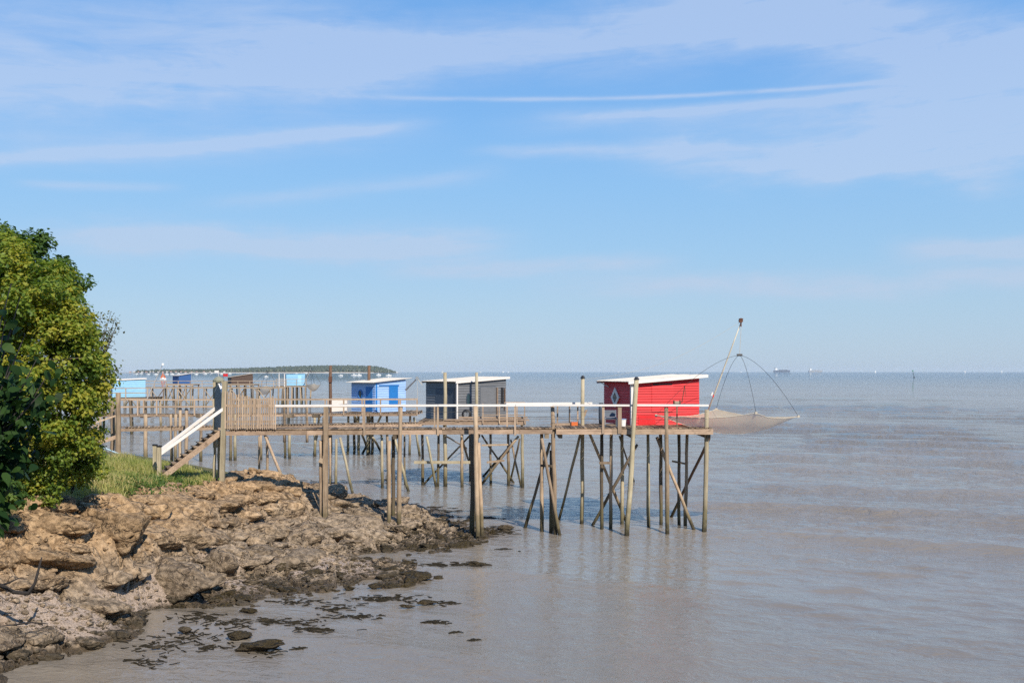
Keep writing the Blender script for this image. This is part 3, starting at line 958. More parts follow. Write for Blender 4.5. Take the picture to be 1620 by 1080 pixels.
tree('tree', 'darker green tree rising behind the yellowish maple at the left edge', 'tree',
     [(4, 405, 40, 0), (14, 374, 12, 0), (62, 388, 14, 0), (96, 418, 13, 0), (116, 448, 11, 0), (48, 434, 42, 0), (78, 455, 34, 0), (-46, 398, 60, 0), (100, 490, 30, 0.3), (-20, 480, 90, 0)], 35, (-19.3, 36), leaf_dark, 26, 120, 0.40, 0.14, 11, 0.2, top=(-18.5, 35.5, 8.0), group=None)
tree('maple_tree', 'big yellow-green maple at the left edge above the grassy bank', 'tree',
     [(-70, 480, 110, 0), (15, 455, 66, 0), (62, 478, 52, -.5), (103, 525, 42, 0), (96, 570, 54, -.6), (126, 592, 36, .3), (40, 560, 85, -1), (15, 640, 80, -1), (92, 640, 50, -.5), (105, 690, 36, -.3), (130, 550, 26, .2), (134, 632, 26, .2), (120, 508, 15, .3), (140, 528, 12, .2), (152, 572, 15, .2), (150, 612, 13, .3), (142, 655, 14, .1), (86, 430, 14, .2), (112, 465, 13, .2), (-60, 620, 120, 0), (-30, 410, 55, .5)],
     30, (-15.8, 30.5), leaf_maple, 28, 110, 0.36, 0.115, 21, 0.55, top=(-15.6, 30.2, 6.4))
tree('bush', 'low yellowish bush at the foot of the maple beside the grass', 'bush',
     [(60, 725, 42, 0), (112, 722, 36, -.3), (20, 745, 50, -.4), (134, 700, 28, .2), (85, 752, 26, -.7), (118, 748, 22, -.3), (50, 765, 24, -.9), (20, 780, 26, -1), (140, 728, 16, .2), (138, 744, 14, -.2), (75, 778, 20, -1.1)], 31, (-15.1, 31.6), leaf_maple, 30, 110, 0.28, 0.095, 31, 0.5, trunk_r=0.05, top=(-14.9, 31.4, 3.5), limbs=40)
tree('bush', 'small light green bush in the lower left corner of the bank', 'bush',
     [(4, 775, 24, 0), (14, 790, 16, 0), (-20, 760, 40, 0)], 27.5, (-14.2, 27.6), leaf_dark, 30, 110, 0.20, 0.09, 41, 0.6, trunk_r=0.05, top=(-14.2, 27.6, 3.4), limbs=20)

# sparse twiggy shrub sticking out to the right of the maple
sx, sy = P(112, 690, 33.5).x, 33.5
sz = ground(sx, sy)
shrub = thing('shrub', (sx, sy, sz), 'sparse twiggy olive shrub sticking out beyond the right side of the maple', 'shrub')
mb = MB(); LC = []
rg_ = random.Random(5)
tips = [(183, 500), (176, 492), (160, 496), (181, 522), (172, 540), (150, 505), (168, 512), (186, 510), (158, 528), (170, 560), (178, 575), (164, 590), (160, 610), (152, 560), (182, 592), (175, 608), (165, 630), (186, 583)]
for tx, ty in tips:
    e = P(tx, ty, 33.5 + rg_.uniform(-.5, .5)); s0 = P(140, 640 - (620 - ty) * 0.15, 33.5)
    m1 = s0.lerp(e, 0.5) + Vector((rg_.uniform(-.12, .12), rg_.uniform(-.1, .1), rg_.uniform(0, .15)))
    mb.tube([((sx, sy, sz - .2), .05), (s0, .035), (m1, 0.02), (e, 0.005)], 5)
    for _ in range(100):
        q = rg_.uniform(0.25, 1.0); b0 = (s0.lerp(m1, q * 2) if q < .5 else m1.lerp(e, q * 2 - 1))
        LC.append(b0 + Vector((rg_.gauss(0, .10), rg_.gauss(0, .10), rg_.gauss(0, .10))))
mb.build('stems', bark, shrub, smooth=True)
LC = np.array([tuple(p) for p in LC]); rgn = np.random.default_rng(5)
V, Fq, T = leaves_np(LC, rgn.normal(size=LC.shape) + np.array([0, -.3, .7]), rgn.uniform(.06, .14, len(LC)), rgn.random(len(LC)), rgn)
np_mesh('leaves', V - np.array([sx, sy, sz]), Fq, leaf_olive, parent=shrub, attrs={'tone': T})

# the near tree whose shaded large-leaved branch hangs into the left edge
tx, ty = -6.6, 6.6
tz_ = ground(tx, ty)
near = thing('broadleaf_tree', (tx, ty, tz_), 'dark shaded branch of large leaves hanging close by at the left edge', 'tree')
mb = MB()
mb.tube([((tx, ty, tz_ - .4), .24), ((tx + .1, ty + .1, 6.4), .2), ((tx + .5, ty - .1, 8.6), .16), ((-5.2, 6.2, 10.4), .11), ((-3.4, 5.2, 11.6), .06)], 9)
mb.build('trunk', bark, near, smooth=True)
mb = MB(); LC = []; LN = []; LS = []
rg_ = random.Random(9)
start = Vector((tx + .15, ty + .1, 5.6))
knee = P(-30, 760, 7.9)
mb.tube([(start, .06), (start.lerp(knee, .6) + Vector((0, 0, .08)), .05), (knee, .04)], 6)
for (ex, ey, D) in [(30, 440, 8.4), (44, 462, 8.2), (52, 520, 8.1), (84, 590, 8.2), (70, 560, 7.9), (20, 500, 8.3), (40, 640, 8.0), (64, 640, 8.2), (15, 700, 8.0), (22, 780, 8.1), (5, 600, 7.8), (60, 610, 8.3), (4, 480, 8.5), (42, 700, 8.4), (2, 560, 7.9), (30, 560, 8.1), (20, 640, 7.8), (35, 735, 8.2), (78, 612, 8.0), (8, 810, 8.0)]:
    e = P(ex - 12, ey + 8, D); m1 = knee.lerp(e, .55) + P(810 - 14, 587, D) - P(810, 587, D) + Vector((0, rg_.uniform(-.2, .2), 0))
    mb.tube([(knee, .018), (m1, .009), (e, .003)], 5)
    for k in range(66 if ey > 535 else 14 if ey > 470 else 8):
        q = rg_.uniform(0, 1); b0 = m1.lerp(e, q) if rg_.random() > .35 else knee.lerp(m1, rg_.uniform(.3, 1))
        LC.append(tuple(b0 + Vector((rg_.gauss(-.02, .09), rg_.gauss(0, .16), rg_.gauss(-.05, .10)))))
mb.build('branch', deadwood, near, smooth=True)
for _ in range(4200):      # the crown overhead, above the picture, that shades the branch
    u = Vector((rg_.gauss(0, 1), rg_.gauss(0, 1), rg_.gauss(0, 1))).normalized() * rg_.uniform(.3, 1) ** .5
    LC.append(tuple(Vector((-3.7 + u.x * 2.5, 4.9 + u.y * 1.9, 11.6 + u.z * 1.35))))
LC = np.array(LC); rgn = np.random.default_rng(19); n = len(LC)
N = rgn.normal(size=LC.shape) * .6 + np.array([.2, -.5, .6])
Tn = rgn.normal(size=(n, 3)) * .6 + np.array([0, 0, -.8])
N /= np.linalg.norm(N, axis=1)[:, None]
Tn -= N * (Tn * N).sum(1)[:, None]; Tn /= np.linalg.norm(Tn, axis=1)[:, None]; Bn = np.cross(N, Tn)
prof = [(-.5, 0, 0), (-.44, .16, .05), (-.20, .31, .07), (.10, .25, .05), (.36, .10, .0), (.62, 0, -.12), (.36, -.10, 0), (.10, -.25, .05), (-.20, -.31, .07), (-.44, -.16, .05)]
sz_ = rgn.uniform(.06, .125, n)
V = np.stack([LC + sz_[:, None] * (Tn * a + Bn * b + N * c) for a, b, c in prof], 1).reshape(-1, 3)
k = np.arange(n) * 10
Fq = np.concatenate([np.stack([k + a, k + b, k + c, k + d], 1) for a, b, c, d in ((0, 1, 9, 9), (1, 2, 8, 9), (2, 3, 7, 8), (3, 4, 6, 7), (4, 5, 6, 6))])
me = bpy.data.meshes.new('leaves')
Vl = (V - np.array([tx, ty, tz_])).tolist()
me.from_pydata(Vl, [], [tuple(dict.fromkeys(f)) for f in Fq.tolist()])
at = me.attributes.new('tone', 'FLOAT', 'POINT'); at.data.foreach_set('value', np.repeat(rgn.random(n), 10).astype(np.float32))
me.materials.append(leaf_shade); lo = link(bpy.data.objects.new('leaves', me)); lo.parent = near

# grass on the bank
n = 46000
gx_ = RNG.uniform(-18, -11.5, n); gy_ = RNG.uniform(27.0, 46, n)
gz_, gv_, _s = terrain_np(gx_, gy_)
dens = fbm(gx_ * 1.1, gy_ * 1.1, 3, 90)
kp = (gv_ > 0.35 + 0.3 * RNG.random(n)) & (np.abs(gx_) < 0.53 * gy_) & (dens > 0.30)
gx_, gy_, gz_, dens = gx_[kp], gy_[kp], gz_[kp], dens[kp]; n = len(gx_)
hh = (0.11 + 0.24 * RNG.random(n)) * (0.45 + 1.1 * smst(dens, .3, .65)); a = RNG.uniform(0, 6.28, n); ln = RNG.normal(0, .3, (n, 2)) + np.array([-.18, 0.05])
w = RNG.uniform(.007, .015, n)
B = np.stack([gx_, gy_, gz_ - .03], 1); sd = np.stack([np.cos(a) * w, np.sin(a) * w, 0 * a], 1)
M = B + np.stack([ln[:, 0] * hh * .35, ln[:, 1] * hh * .35, hh * .6], 1); Tp = B + np.stack([ln[:, 0] * hh, ln[:, 1] * hh, hh * (1 - .3 * np.abs(ln).sum(1)).clip(.5, 1)], 1)
V = np.stack([B - sd, B + sd, M + sd * .7, M - sd * .7, Tp], 1).reshape(-1, 3)
k = np.arange(n) * 5
Fq = np.concatenate([np.stack([k, k + 1, k + 2], 1), np.stack([k, k + 2, k + 3], 1), np.stack([k + 3, k + 2, k + 4], 1)])
tone = np.clip(fbm(gx_ * .8, gy_ * .8, 3, 95) * 1.5 - .12 + RNG.normal(0, .17, n), 0, 1)
tag(np_mesh('grass', V, Fq, grass_m, attrs={'tone': np.repeat(tone, 5)}), kind='stuff')

# leafy weeds spilling over the top of the rocks
mbw = []
rgn = np.random.default_rng(77)
for px, py, zt, rr in ((235, 785, 2.35, .5), (250, 792, 2.1, .45), (212, 792, 2.3, .5), (275, 772, 2.3, .55), (300, 768, 2.35, .4), (190, 760, 3.0, .5), (225, 760, 2.8, .6), (245, 763, 2.7, .5), (260, 766, 2.6, .4)):
    D = (CAM_H - zt) * F / (py - 587); X = (px - 810) * D / F
    m = 260
    u = rgn.normal(size=(m, 3)) * np.array([rr, rr, .12])
    x, y = X + u[:, 0], D + u[:, 1]
    z = terrain_np(x, y)[0] + np.abs(u[:, 2]) + .04
    mbw.append(np.stack([x, y, z], 1))
LC = np.concatenate(mbw)
V, Fq, T = leaves_np(LC, rgn.normal(size=LC.shape) * .5 + np.array([0, -.3, .9]), rgn.uniform(.06, .13, len(LC)), rgn.random(len(LC)) * .6 + .4, rgn, ratio=.7)
tag(np_mesh('weeds', V, Fq, leaf_dark, attrs={'tone': T}), kind='stuff')

# dead branches on the rocks at the left edge


def branch(label, pts_list, D):
    p0 = P(*pts_list[0][0][:2], D)
    t = thing('dead_branch', (p0.x, p0.y, p0.z), label, 'branch', 'dead branches on the rocks')
    for i, pts in enumerate(pts_list):
        mb = MB()
        mb.tube([(P(px, py, D + dd), r) for px, py, dd, r in pts], 7)
        mb.build('limb' if i == 0 else 'twig', deadwood, t, smooth=True)


branch('forked black dead branch rising from the rocks at the left edge',
       [[(-30, 918, 0, .055), (0, 925, -.05, .05), (22, 936, -.1, .05), (45, 938, -.1, .05), (55, 922, -.05, .035), (61, 900, 0, .03), (66, 881, .05, .016)],
        [(0, 926, 0, .03), (15, 921, -.1, .024), (29, 914, -.15, .012)], [(22, 936, -.1, .03), (10, 927, -.2, .02), (-4, 922, -.2, .015)],
        [(58, 910, 0, .014), (64, 905, .03, .006)]], 24.6)
branch('thin straight dead stick lying low on the pale shingle',
       [[(-20, 993, 0, .025), (20, 988, 0, .024), (50, 984, 0, .02), (76, 986, 0, .010)], [(30, 987, 0, .012), (31, 980, 0, .006)]], 24.8)

# ------------------------------------------------------------------ timber work


def pile(parent, x0, y0, x1, y1, r=0.09, mat=None, D1=None, D0=None, name='pile', square=False, water=True):
    """post from a head at (x0, y0) to a foot at (x1, y1); a foot in the water gives its own distance"""
    D1 = D1 or dwater(y1); D0 = D0 or D1; r *= .9
    a, b = P(x0, y0, D0), P(x1, y1, D1)
    d = (b - a).normalized()
    if water and b.z < 0.3: b = b + d * 0.9 / max(0.3, -d.z)
    else: b = b + d * 0.35
    mb = MB()
    if square: mb.beam(a, b, r * 2, r * 2, (0, 1, 0))
    else: mb.rod(a, b, r * 0.92, r * 1.08, 9, 6, r * 0.22)
    return mb.build(name, mat or wood_pile, parent, smooth=not square)


def bar(parent, a, b, w, h, mat, name, up=(0, 0, 1)):
    return MB().beam(a, b, w, h, up).build(name, mat, parent)


def plank_row(parent, p0, p1, depth, z, n, mat, w_frac=0.86, th=0.035, skew=None):
    """n planks side by side from p0 to p1 (near edge), each its own object sharing one mesh"""
    p0, p1 = Vector((p0[0], p0[1], z)), Vector((p1[0], p1[1], z))
    u = (p1 - p0); step = u.length / n; u.normalize()
    v = Vector(skew).normalized() if skew else Vector((-u.y, u.x, 0))
    off = root_loc(parent)
    me = None
    for i in range(n):
        c = p0 + u * step * (i + .5) + v * depth / 2
        if me is None:
            mb = MB(); mb.box((0, 0, 0), u * step * w_frac / 2, v * (depth / 2 + .04), Vector((0, 0, th / 2)))
            me = bpy.data.meshes.new('plank'); me.from_pydata([tuple(q) for q in mb.v], [], mb.f); me.materials.append(mat)
        o = link(bpy.data.objects.new('plank', me)); o.parent = parent
        o.location = c - off + v * random.uniform(-.05, .05) + Vector((0, 0, random.uniform(-.007, .007)))
        o.rotation_euler = (random.uniform(-.008, .008), random.uniform(-.02, .02), random.uniform(-.012, .012))


# ---- main pier to the red hut
ZD = 4.56                                         # top of the deck
A0, A1 = Vector((-12.1, 42.6, 0)), Vector((2.0, 43.55, 0))       # near edge of the walkway
B0, B1 = Vector((1.95, 43.6, 0)), Vector((8.62, 43.6, 0))        # near edge of the hut platform
pier = thing('fishing_pier', (A0.x, A0.y, 0), 'long weathered timber pier on stilts with white handrail carrying the red hut', 'pier', 'timber fishing piers')


def on(px, base0=A0, base1=A1, dy=0.0):
    """point of the near edge under photograph column px"""
    k = (px - 810) / F
    d = base1 - base0; t = (k * base0.y - base0.x) / (d.x - k * d.y)
    q = base0 + d * t; return Vector((q.x, q.y + dy, 0))


WALK = 1.25
plank_row(pier, A0, A1, WALK, ZD - .02, 96, wood_plank)
plank_row(pier, B0, B1, 3.6, ZD - .02, 46, wood_plank)
cuts = [352, 420, 486, 516, 577, 634, 700, 756, 822, 874]
for a, b in zip(cuts[:-1], cuts[1:]):
    p, q = on(a), on(b)
    bar(pier, p + Vector((0, -.03, ZD - .16 + random.uniform(-.01, .01))), q + Vector((-.006, -.03, ZD - .16)), .07, .19, wood_x, 'stringer')
p, q = on(352), on(874)
bar(pier, p + Vector((0, WALK - .08, ZD - .15)), q + Vector((0, WALK - .08, ZD - .15)), .09, .2, wood_x, 'stringer')
for a, b in ((1.9, 4.3), (4.305, 6.4), (6.405, 8.66)):
    bar(pier, (a, 43.56, ZD - .165), (b, 43.56, ZD - .165), .08, .23, wood_x, 'stringer')
    for yy in (45.3, 47.1): bar(pier, (a, yy, ZD - .16), (b, yy, ZD - .16), .09, .2, wood_x, 'stringer')
for xx in (2.1, 5.25, 8.5):
    bar(pier, (xx, 43.7, ZD - .37), (xx, 47.3, ZD - .37), .16, .18, wood_dark, 'cross_beam')
for px in (512, 625, 755, 866):
    p = on(px); bar(pier, p + Vector((-.02, -.05, ZD - .36)), p + Vector((.0, WALK + .12, ZD - .36)), .17, .18, wood_dark, 'cross_beam')
# near posts and piles
ROW = [  # head x, head y, foot x, foot y, radius, material, square, distance or None
    (356, 603, 351, 771, .105, wood_green, True, 42.55), (340, 690, 339, 766, .075, wood_green, False, 43.5), (347, 690, 347, 769, .085, wood_green, False, 43.0),
    (516, 643, 515, 822, .105, wood_pile, True, 42.80), (507, 696, 508, 822, .085, wood_pile, False, 42.95), (513, 660, 512, 800, .10, wood_dark, False, 43.9),
    (634, 642, 631, 827, .105, wood_pile, False, 43.05), (616, 697, 615, 829, .095, wood_pile, False, 43.2), (622, 690, 622, 815, .09, wood_dark, False, 44.2),
    (748, 686, 747, 848, .125, wood_dark, False, None), (752, 642, 756, 851, .11, wood_pile, False, None), (757, 700, 763, 849, .09, wood_pile, False, None),
    (874, 642, 879, 843, .10, wood_pile, False, None), (857, 686, 857, 839, .09, wood_pile, False, None), (872, 712, 872, 841, .095, wood_dark, False, None),
    (1007, 599, 992, 846, .115, wood_green, False, None), (1054, 644, 1056, 844, .10, wood_pile, False, None), (1118, 648, 1115, 842, .11, wood_green, False, None),
    (922, 597, 921, 831, .10, wood_green, False, None), (952, 687, 952, 838, .085, wood_dark, False, None), (967, 687, 966, 838, .085, wood_pile, False, None), (984, 687, 984, 831, .09, wood_green, False, None),
    (1025, 687, 1026, 836, .085, wood_green, False, None), (1045, 687, 1046, 830, .09, wood_dark, False, None), (1074, 687, 1074, 832, .085, wood_dark, False, None), (1087, 687, 1084, 835, .085, wood_pile, False, None),
]
for x0, y0, x1, y1, r, m, sq, D in ROW:
    pile(pier, x0, y0, x1, y1, r, m, D, square=sq)
for x0, y0, x1, y1, r, m, D0 in [
        (857, 693, 885, 844, .075, wood_pile, 43.4), (870, 700, 831, 834, .075, wood_dark, 44.6), (918, 686, 884, 822, .07, wood_green, 45.4), (933, 686, 990, 824, .075, wood_pile, 44.6),
        (1008, 703, 936, 833, .075, wood_dark, 44.2), (1039, 691, 1099, 840, .08, wood_pile, 44.9), (1122, 693, 1063, 816, .075, wood_brown, 45.6), (980, 690, 1003, 760, .05, wood_dark, 45.5)]:
    pile(pier, x0, y0, x1, y1, r, m, D0=D0, name='brace')
bar(pier, P(948, 732, 44.2), P(966, 732, 44.2), .08, .10, wood_pile, 'brace')
bar(pier, P(1063, 729, 45.4), P(1088, 734, 45.4), .06, .08, wood_dark, 'brace')
bar(pier, P(856, 736, 43.8), P(873, 737, 43.4), .07, .10, wood_dark, 'brace')
bar(pier, P(505, 727, 42.75), P(518, 732, 42.75), .06, .2, wood_pile, 'brace')
# guard rail: white top board on short posts, two wires below
RZ = ZD + .985
for a, b in ((436, 577), (577.5, 693), (693.5, 815), (815.5, 874)):
    p, q = on(a), on(b); bar(pier, p + Vector((0, -.10, RZ)), q + Vector((0, -.10, RZ + random.uniform(-.01, .01))), .12, .088, white, 'handrail')
for a, b in ((874.5, 1004), (1004.5, 1120)):
    bar(pier, Vector((on(a, B0, B1).x, 43.48, RZ)), Vector((on(b, B0, B1).x, 43.48, RZ - .015)), .12, .082, white, 'handrail')
bar(pier, P(800, 638.5, 44.7), P(936, 637.5, 47.2), .11, .09, white, 'handrail')
for px, w, top in ((577, .085, 0), (693, .085, 0), (815, .085, 0)):
    p = on(px); bar(pier, p + Vector((0, -.11, ZD - .30)), p + Vector((0, -.11, RZ - .05)), w, .06, wood_slat, 'rail_post', (0, 1, 0))
for px in (568, 684, 802):
    p = on(px, dy=WALK); bar(pier, p + Vector((0, 0, ZD - .05)), p + Vector((0, 0, RZ - .06)), .07, .07, wood_slat, 'rail_post', (0, 1, 0))
for px, w in ((954, .10), (980, .16)):
    p = on(px, B0, B1); bar(pier, p + Vector((0, -.10, ZD - .25)), p + Vector((0, -.10, RZ - .05)), w, .07, wood_slat, 'rail_post', (0, 1, 0))
for px, D in ((882, 47), (901, 47.1), (914, 47.2)):
    bar(pier, P(px, 671, D), P(px, 641, D), .07, .07, wood_slat, 'rail_post', (0, 1, 0))
mb = MB()
for dz_ in (.38, .70):
    mb.rod(on(436) + Vector((0, -.08, ZD + dz_)), on(874) + Vector((0, -.08, ZD + dz_)), .007, n=5)
    mb.rod((on(874, B0, B1).x, 43.5, ZD + dz_), (8.4, 43.5, ZD + dz_), .007, n=5)
    mb.rod(P(800, 672 - dz_ * 32, 44.8), P(922, 671 - dz_ * 32, 47.1), .007, n=5)
mb.build('guard_wire', dark_metal, pier)
for px, py, D, r in ((1007, 598, dwater(846), .12), (922, 596, dwater(831), .11)):
    MB().rod(P(px, py + 2, D), P(px, py - 2.2, D), r * 1.1, r * .4, 8).build('post_cap', black, pier)
# knee block beside the tall pole, left loose on the deck side
bar(pier, P(921, 664, 46.6), P(928, 648, 46.6), .12, .1, wood_slat, 'brace')

# fence of upright slats on the landward end
f0, f1 = on(358), on(437)
fence = thing('slat_fence', (f0.x, f0.y - .14, ZD), 'sun-bleached fence of upright wooden slats beside the gate on the pier', 'fence')
for zz in (.32, 1.0):
    bar(fence, f0 + Vector((0, -.10, ZD + zz)), f1 + Vector((0, -.10, ZD + zz)), .05, .09, wood_slat, 'rail')
for i in range(24):
    t = i / 23; p = f0.lerp(f1, t); top = 1.60 - .30 * min(1, t * 1.7) + random.uniform(-.035, .035)
    ln = random.uniform(-.015, .015)
    bar(fence, p + Vector((0, -.145, ZD + random.uniform(-.02, .03))), p + Vector((ln, -.145, ZD + top)), .022, .056, wood_slat, 'slat', (1, 0, 0))

# gate across the head of the stairs
gN, gF = Vector((-12.12, 42.55, ZD)), Vector((-12.92, 44.0, ZD))
gate = thing('gate', ((gN + gF) / 2), 'slate grey gate with a peaked white-edged top between two tall posts', 'gate')
pile(gate, 341, 604, 341, 695, .10, wood_green, 44.0, name='post', square=True, water=False)
gd = (gF - gN).normalized(); gm = (gN + gF) / 2; gn = gd.cross(Vector((0, 0, 1))).normalized()
q0, q1 = gN + gd * .16, gF - gd * .16
MB().prism([q0 + Vector((0, 0, .04)), q1 + Vector((0, 0, .04)), q1 + Vector((0, 0, 1.5)), gm + Vector((0, 0, 1.85)), q0 + Vector((0, 0, 1.5))], gn * -.05).build('panel', gategrey, gate)
for e in (q0, q1):
    bar(gate, e + Vector((0, 0, 1.53)), gm + Vector((0, 0, 1.885)), .11, .05, white, 'coping')
bar(gate, q0 + Vector((0, 0, .1)) + gn * .03, q1 + Vector((0, 0, .9)) + gn * .03, .03, .09, wood_dark, 'brace')
MB().rod(P(343, 604, 43.9), P(352, 604, 43.0), .05, n=7).build('lintel', wood_green, gate)
mb = MB(); c = P(346, 603.5, 43.4)
mb.tube([(c + Vector((0, 0, -.02)), .24), (c + Vector((0, 0, .06)), .25), (c + Vector((0, 0, .16)), .17), (c + Vector((0, 0, .23)), .04)], 10)
mb.build('cap', plain('grey_green_cap', (0.22, 0.22, 0.16), .8), gate, smooth=False)

# staircase down to the bank
s_top, s_bot = P(349, 684, 42.7), P(257, 755, 41.2)
wv_ = Vector((-.42, .85, 0)).normalized() * .85
stair = thing('staircase', s_bot, 'open wooden staircase with two white handrails climbing from the grass to the gate', 'stairs')
for off in (Vector((0, 0, 0)), wv_):
    bar(stair, s_bot + off, s_top + off, .06, .22, wood_x, 'stringer')
for i in range(11):
    t = (i + .45) / 11; c = s_bot.lerp(s_top, t) + Vector((0, 0, .15)) + wv_ * .5
    d = (s_top - s_bot).normalized(); d.z = 0; d.normalize()
    MB().box(c, d * .14, wv_ * .50, Vector((0, 0, .02))).build('tread', wood_plank, stair)
for (x0, y0, x1, y1, D0, D1, m) in ((353, 646.5, 254, 717.5, 42.5, 41.1, white), (341, 645.5, 253, 712.5, 43.9, 41.9, white)):
    bar(stair, P(x0, y0, D0), P(x1, y1, D1), .07, .12, m, 'handrail')
for (x, y0, y1, D) in ((252, 706, 758, 41.0), (245, 704, 757, 41.9)):
    pile(stair, x, y0, x, y1, .075, wood_green, D, name='newel_post', square=True, water=False)
    MB().cube(P(x, y0 - .6, D), .17, .17, .06).build('post_cap', black, stair)

# ---- things on the deck


def board_wall(parent, a, b, z0, zt_a, zt_b, nrm, mat, step=.145, name='board', gaps=()):
    """weather boards, each a separate lapped board, from a to b under a sloping top edge"""
    d = (b - a); L = d.length; u = d.normalized(); nb = int((max(zt_a, zt_b) - z0) / step) + 1
    for i in range(nb):
        lo, hi = z0 + i * step, z0 + (i + 1) * step + .012
        t0, t1 = 0.0, 1.0
        if abs(zt_b - zt_a) > 1e-4:
            tt = (hi - zt_a) / (zt_b - zt_a)
            if zt_b > zt_a: t0 = max(0, tt)
            else: t1 = min(1, tt)
        elif hi > zt_a: hi = zt_a
        if t1 - t0 < .06 or hi - lo < .03: continue
        spans = [(t0, t1)]
        for g0, g1, gl, gh in gaps:
            if hi > gl and lo < gh:
                ns = []
                for s0, s1 in spans:
                    if s0 < g0: ns.append((s0, min(s1, g0)))
                    if s1 > g1: ns.append((max(s0, g1), s1))
                spans = ns
        for s0, s1 in spans:
            if s1 - s0 < .02: continue
            p, q = a + u * L * s0, a + u * L * s1
            mb = MB(); n0 = len(mb.v)
            for e in (p, q):
                e = Vector((e.x, e.y, 0))
                mb.v += [e + Vector((0, 0, lo)), e + nrm * .042 + Vector((0, 0, lo)), e + nrm * .008 + Vector((0, 0, hi)), e + Vector((0, 0, hi))]
            mb.f += [(0, 4, 5, 1), (1, 5, 6, 2), (2, 6, 7, 3), (3, 7, 4, 0), (0, 1, 2, 3), (7, 6, 5, 4)]
            mb.build(name, mat, parent)


def hut(name, label, C, z, th, L, W, hl, hr, mat, side_mat=None, roof_mat=None, boards=.145, over=(.28, .18, .2), corr=True, fascia=None, gaps_f=(), gaps_s=(), group='fishing huts on stilts', corner=None, trim_board=True):
    C = Vector((C[0], C[1], 0)); u = Vector((math.cos(th), math.sin(th), 0)); v = Vector((-u.y, u.x, 0))
    t = thing(name, C + Vector((0, 0, z)), label, 'hut', group)
    c = [C, C + u * L, C + u * L + v * W, C + v * W]; hh = [hl, hr, hr, hl]
    mb = MB(); mb.v = [p + Vector((0, 0, z)) for p in c] + [p + Vector((0, 0, z + h)) for p, h in zip(c, hh)]
    mb.f = [(0, 1, 5, 4), (1, 2, 6, 5), (2, 3, 7, 6), (3, 0, 4, 7), (0, 3, 2, 1), (4, 5, 6, 7)]
    mb.build('wall', mat, t)
    if boards:
        board_wall(t, c[0], c[1], z, z + hl, z + hr, -v, mat, boards, gaps=gaps_f)
        board_wall(t, c[3], c[0], z, z + hl, z + hl, -u, side_mat or mat, boards, gaps=gaps_s)
        board_wall(t, c[1], c[2], z, z + hr, z + hr, u, mat, boards)
    # roof sheet
    ol, orr, of = over; sl = (hr - hl) / L
    n = 64 if corr else 1
    mb = MB(); rows = []
    for i in range(n + 1):
        w = -of + (W + 2 * of) * i / n
        dz = (.02 * math.sin(i / n * (W + 2 * of) / .15 * 2 * math.pi) if corr else 0)
        for (uu) in (-ol, L + orr):
            p = C + u * uu + v * w
            for k in (.05, .035): mb.v.append(p + Vector((0, 0, z + hl + sl * uu + k + dz)))
    for i in range(n):
        a = i * 4; b_ = a + 4
        mb.f += [(a, b_, b_ + 2, a + 2), (a + 1, a + 3, b_ + 3, b_ + 1), (a, a + 1, b_ + 1, b_), (a + 2, b_ + 2, b_ + 3, a + 3)]
    mb.f += [(0, 2, 3, 1), (n * 4, n * 4 + 1, n * 4 + 3, n * 4 + 2)]
    rf = mb.build('roof', roof_mat or roofwhite, t)
    if fascia:
        h = .13
        for w, nm in ((-of - .02, -v), (W + of + .02, v)):
            bar(rf, C + u * -ol + v * w + Vector((0, 0, z + hl - sl * ol - .01)), C + u * (L + orr) + v * w + Vector((0, 0, z + hl + sl * (L + orr) - .01)), .03, h, fascia, 'fascia')
        bar(rf, C + u * (L + orr + .02) + v * -of + Vector((0, 0, z + hr + sl * orr - .01)), C + u * (L + orr + .02) + v * (W + of) + Vector((0, 0, z + hr + sl * orr - .01)), .03, h, fascia, 'fascia')
    if corner:
        mb = MB(); mb.beam(C + (-u - v) * .034 + Vector((0, 0, z)), C + (-u - v) * .034 + Vector((0, 0, z + hl - .01)), .11, .11, u).build('corner_board', corner, t)
    return t, C, u, v


def panel(parent, C, e, n, s0, s1, z0, z1, mat, name, proud=.058, th=.03):
    """flat panel on a wall: from s0 to s1 along e, facing n"""
    c = C + e * (s0 + s1) / 2 + n * (proud - th / 2) + Vector((0, 0, (z0 + z1) / 2))
    return MB().box(c, e * abs(s1 - s0) / 2, n * th / 2, Vector((0, 0, abs(z1 - z0) / 2))).build(name, mat, parent)


def frame4(parent, C, e, n, s0, s1, z0, z1, w, mat, name, proud=.06):
    mb = MB()
    for a, b, c_, d in ((s0 - w, s1 + w, z1, z1 + w), (s0 - w, s1 + w, z0 - w, z0), (s0 - w, s0, z0, z1), (s1, s1 + w, z0, z1)):
        mb.box(C + e * (a + b) / 2 + n * (proud - .02) + Vector((0, 0, (c_ + d) / 2)), e * (b - a) / 2, n * .02, Vector((0, 0, (d - c_) / 2)))
    return mb.build(name, mat, parent)


# ---- red hut
h1, C, u, v = hut('fishing_hut', 'bright red boarded hut with white roof edge at the end of the nearest pier', (5.40, 45.5), ZD + .004, R(20), 3.42, 2.9, 1.95, 2.20, red, boards=.118, fascia=white, corner=white, over=(.30, .34, .22))
zb = ZD
panel(h1, C, u, -v, 1.05, 2.02, zb + 1.80, zb + 1.90, black, 'vent_slot', .034, .02)
board_wall(h1, C + u * .98 - v * .022, C + u * 2.08 - v * .022, ZD + .004 + .118 * 5, ZD + .004 + .118 * 15, ZD + .004 + .118 * 15, -v, redpanel, .118, 'shutter_board')
panel(h1, C, u, -v, .30, 1.15, zb + .03, zb + .44, redpanel, 'hatch', .050)
# diamond window on the shaded side
dc = C + v * 1.62 + -u * .05 + Vector((0, 0, zb + 1.22))


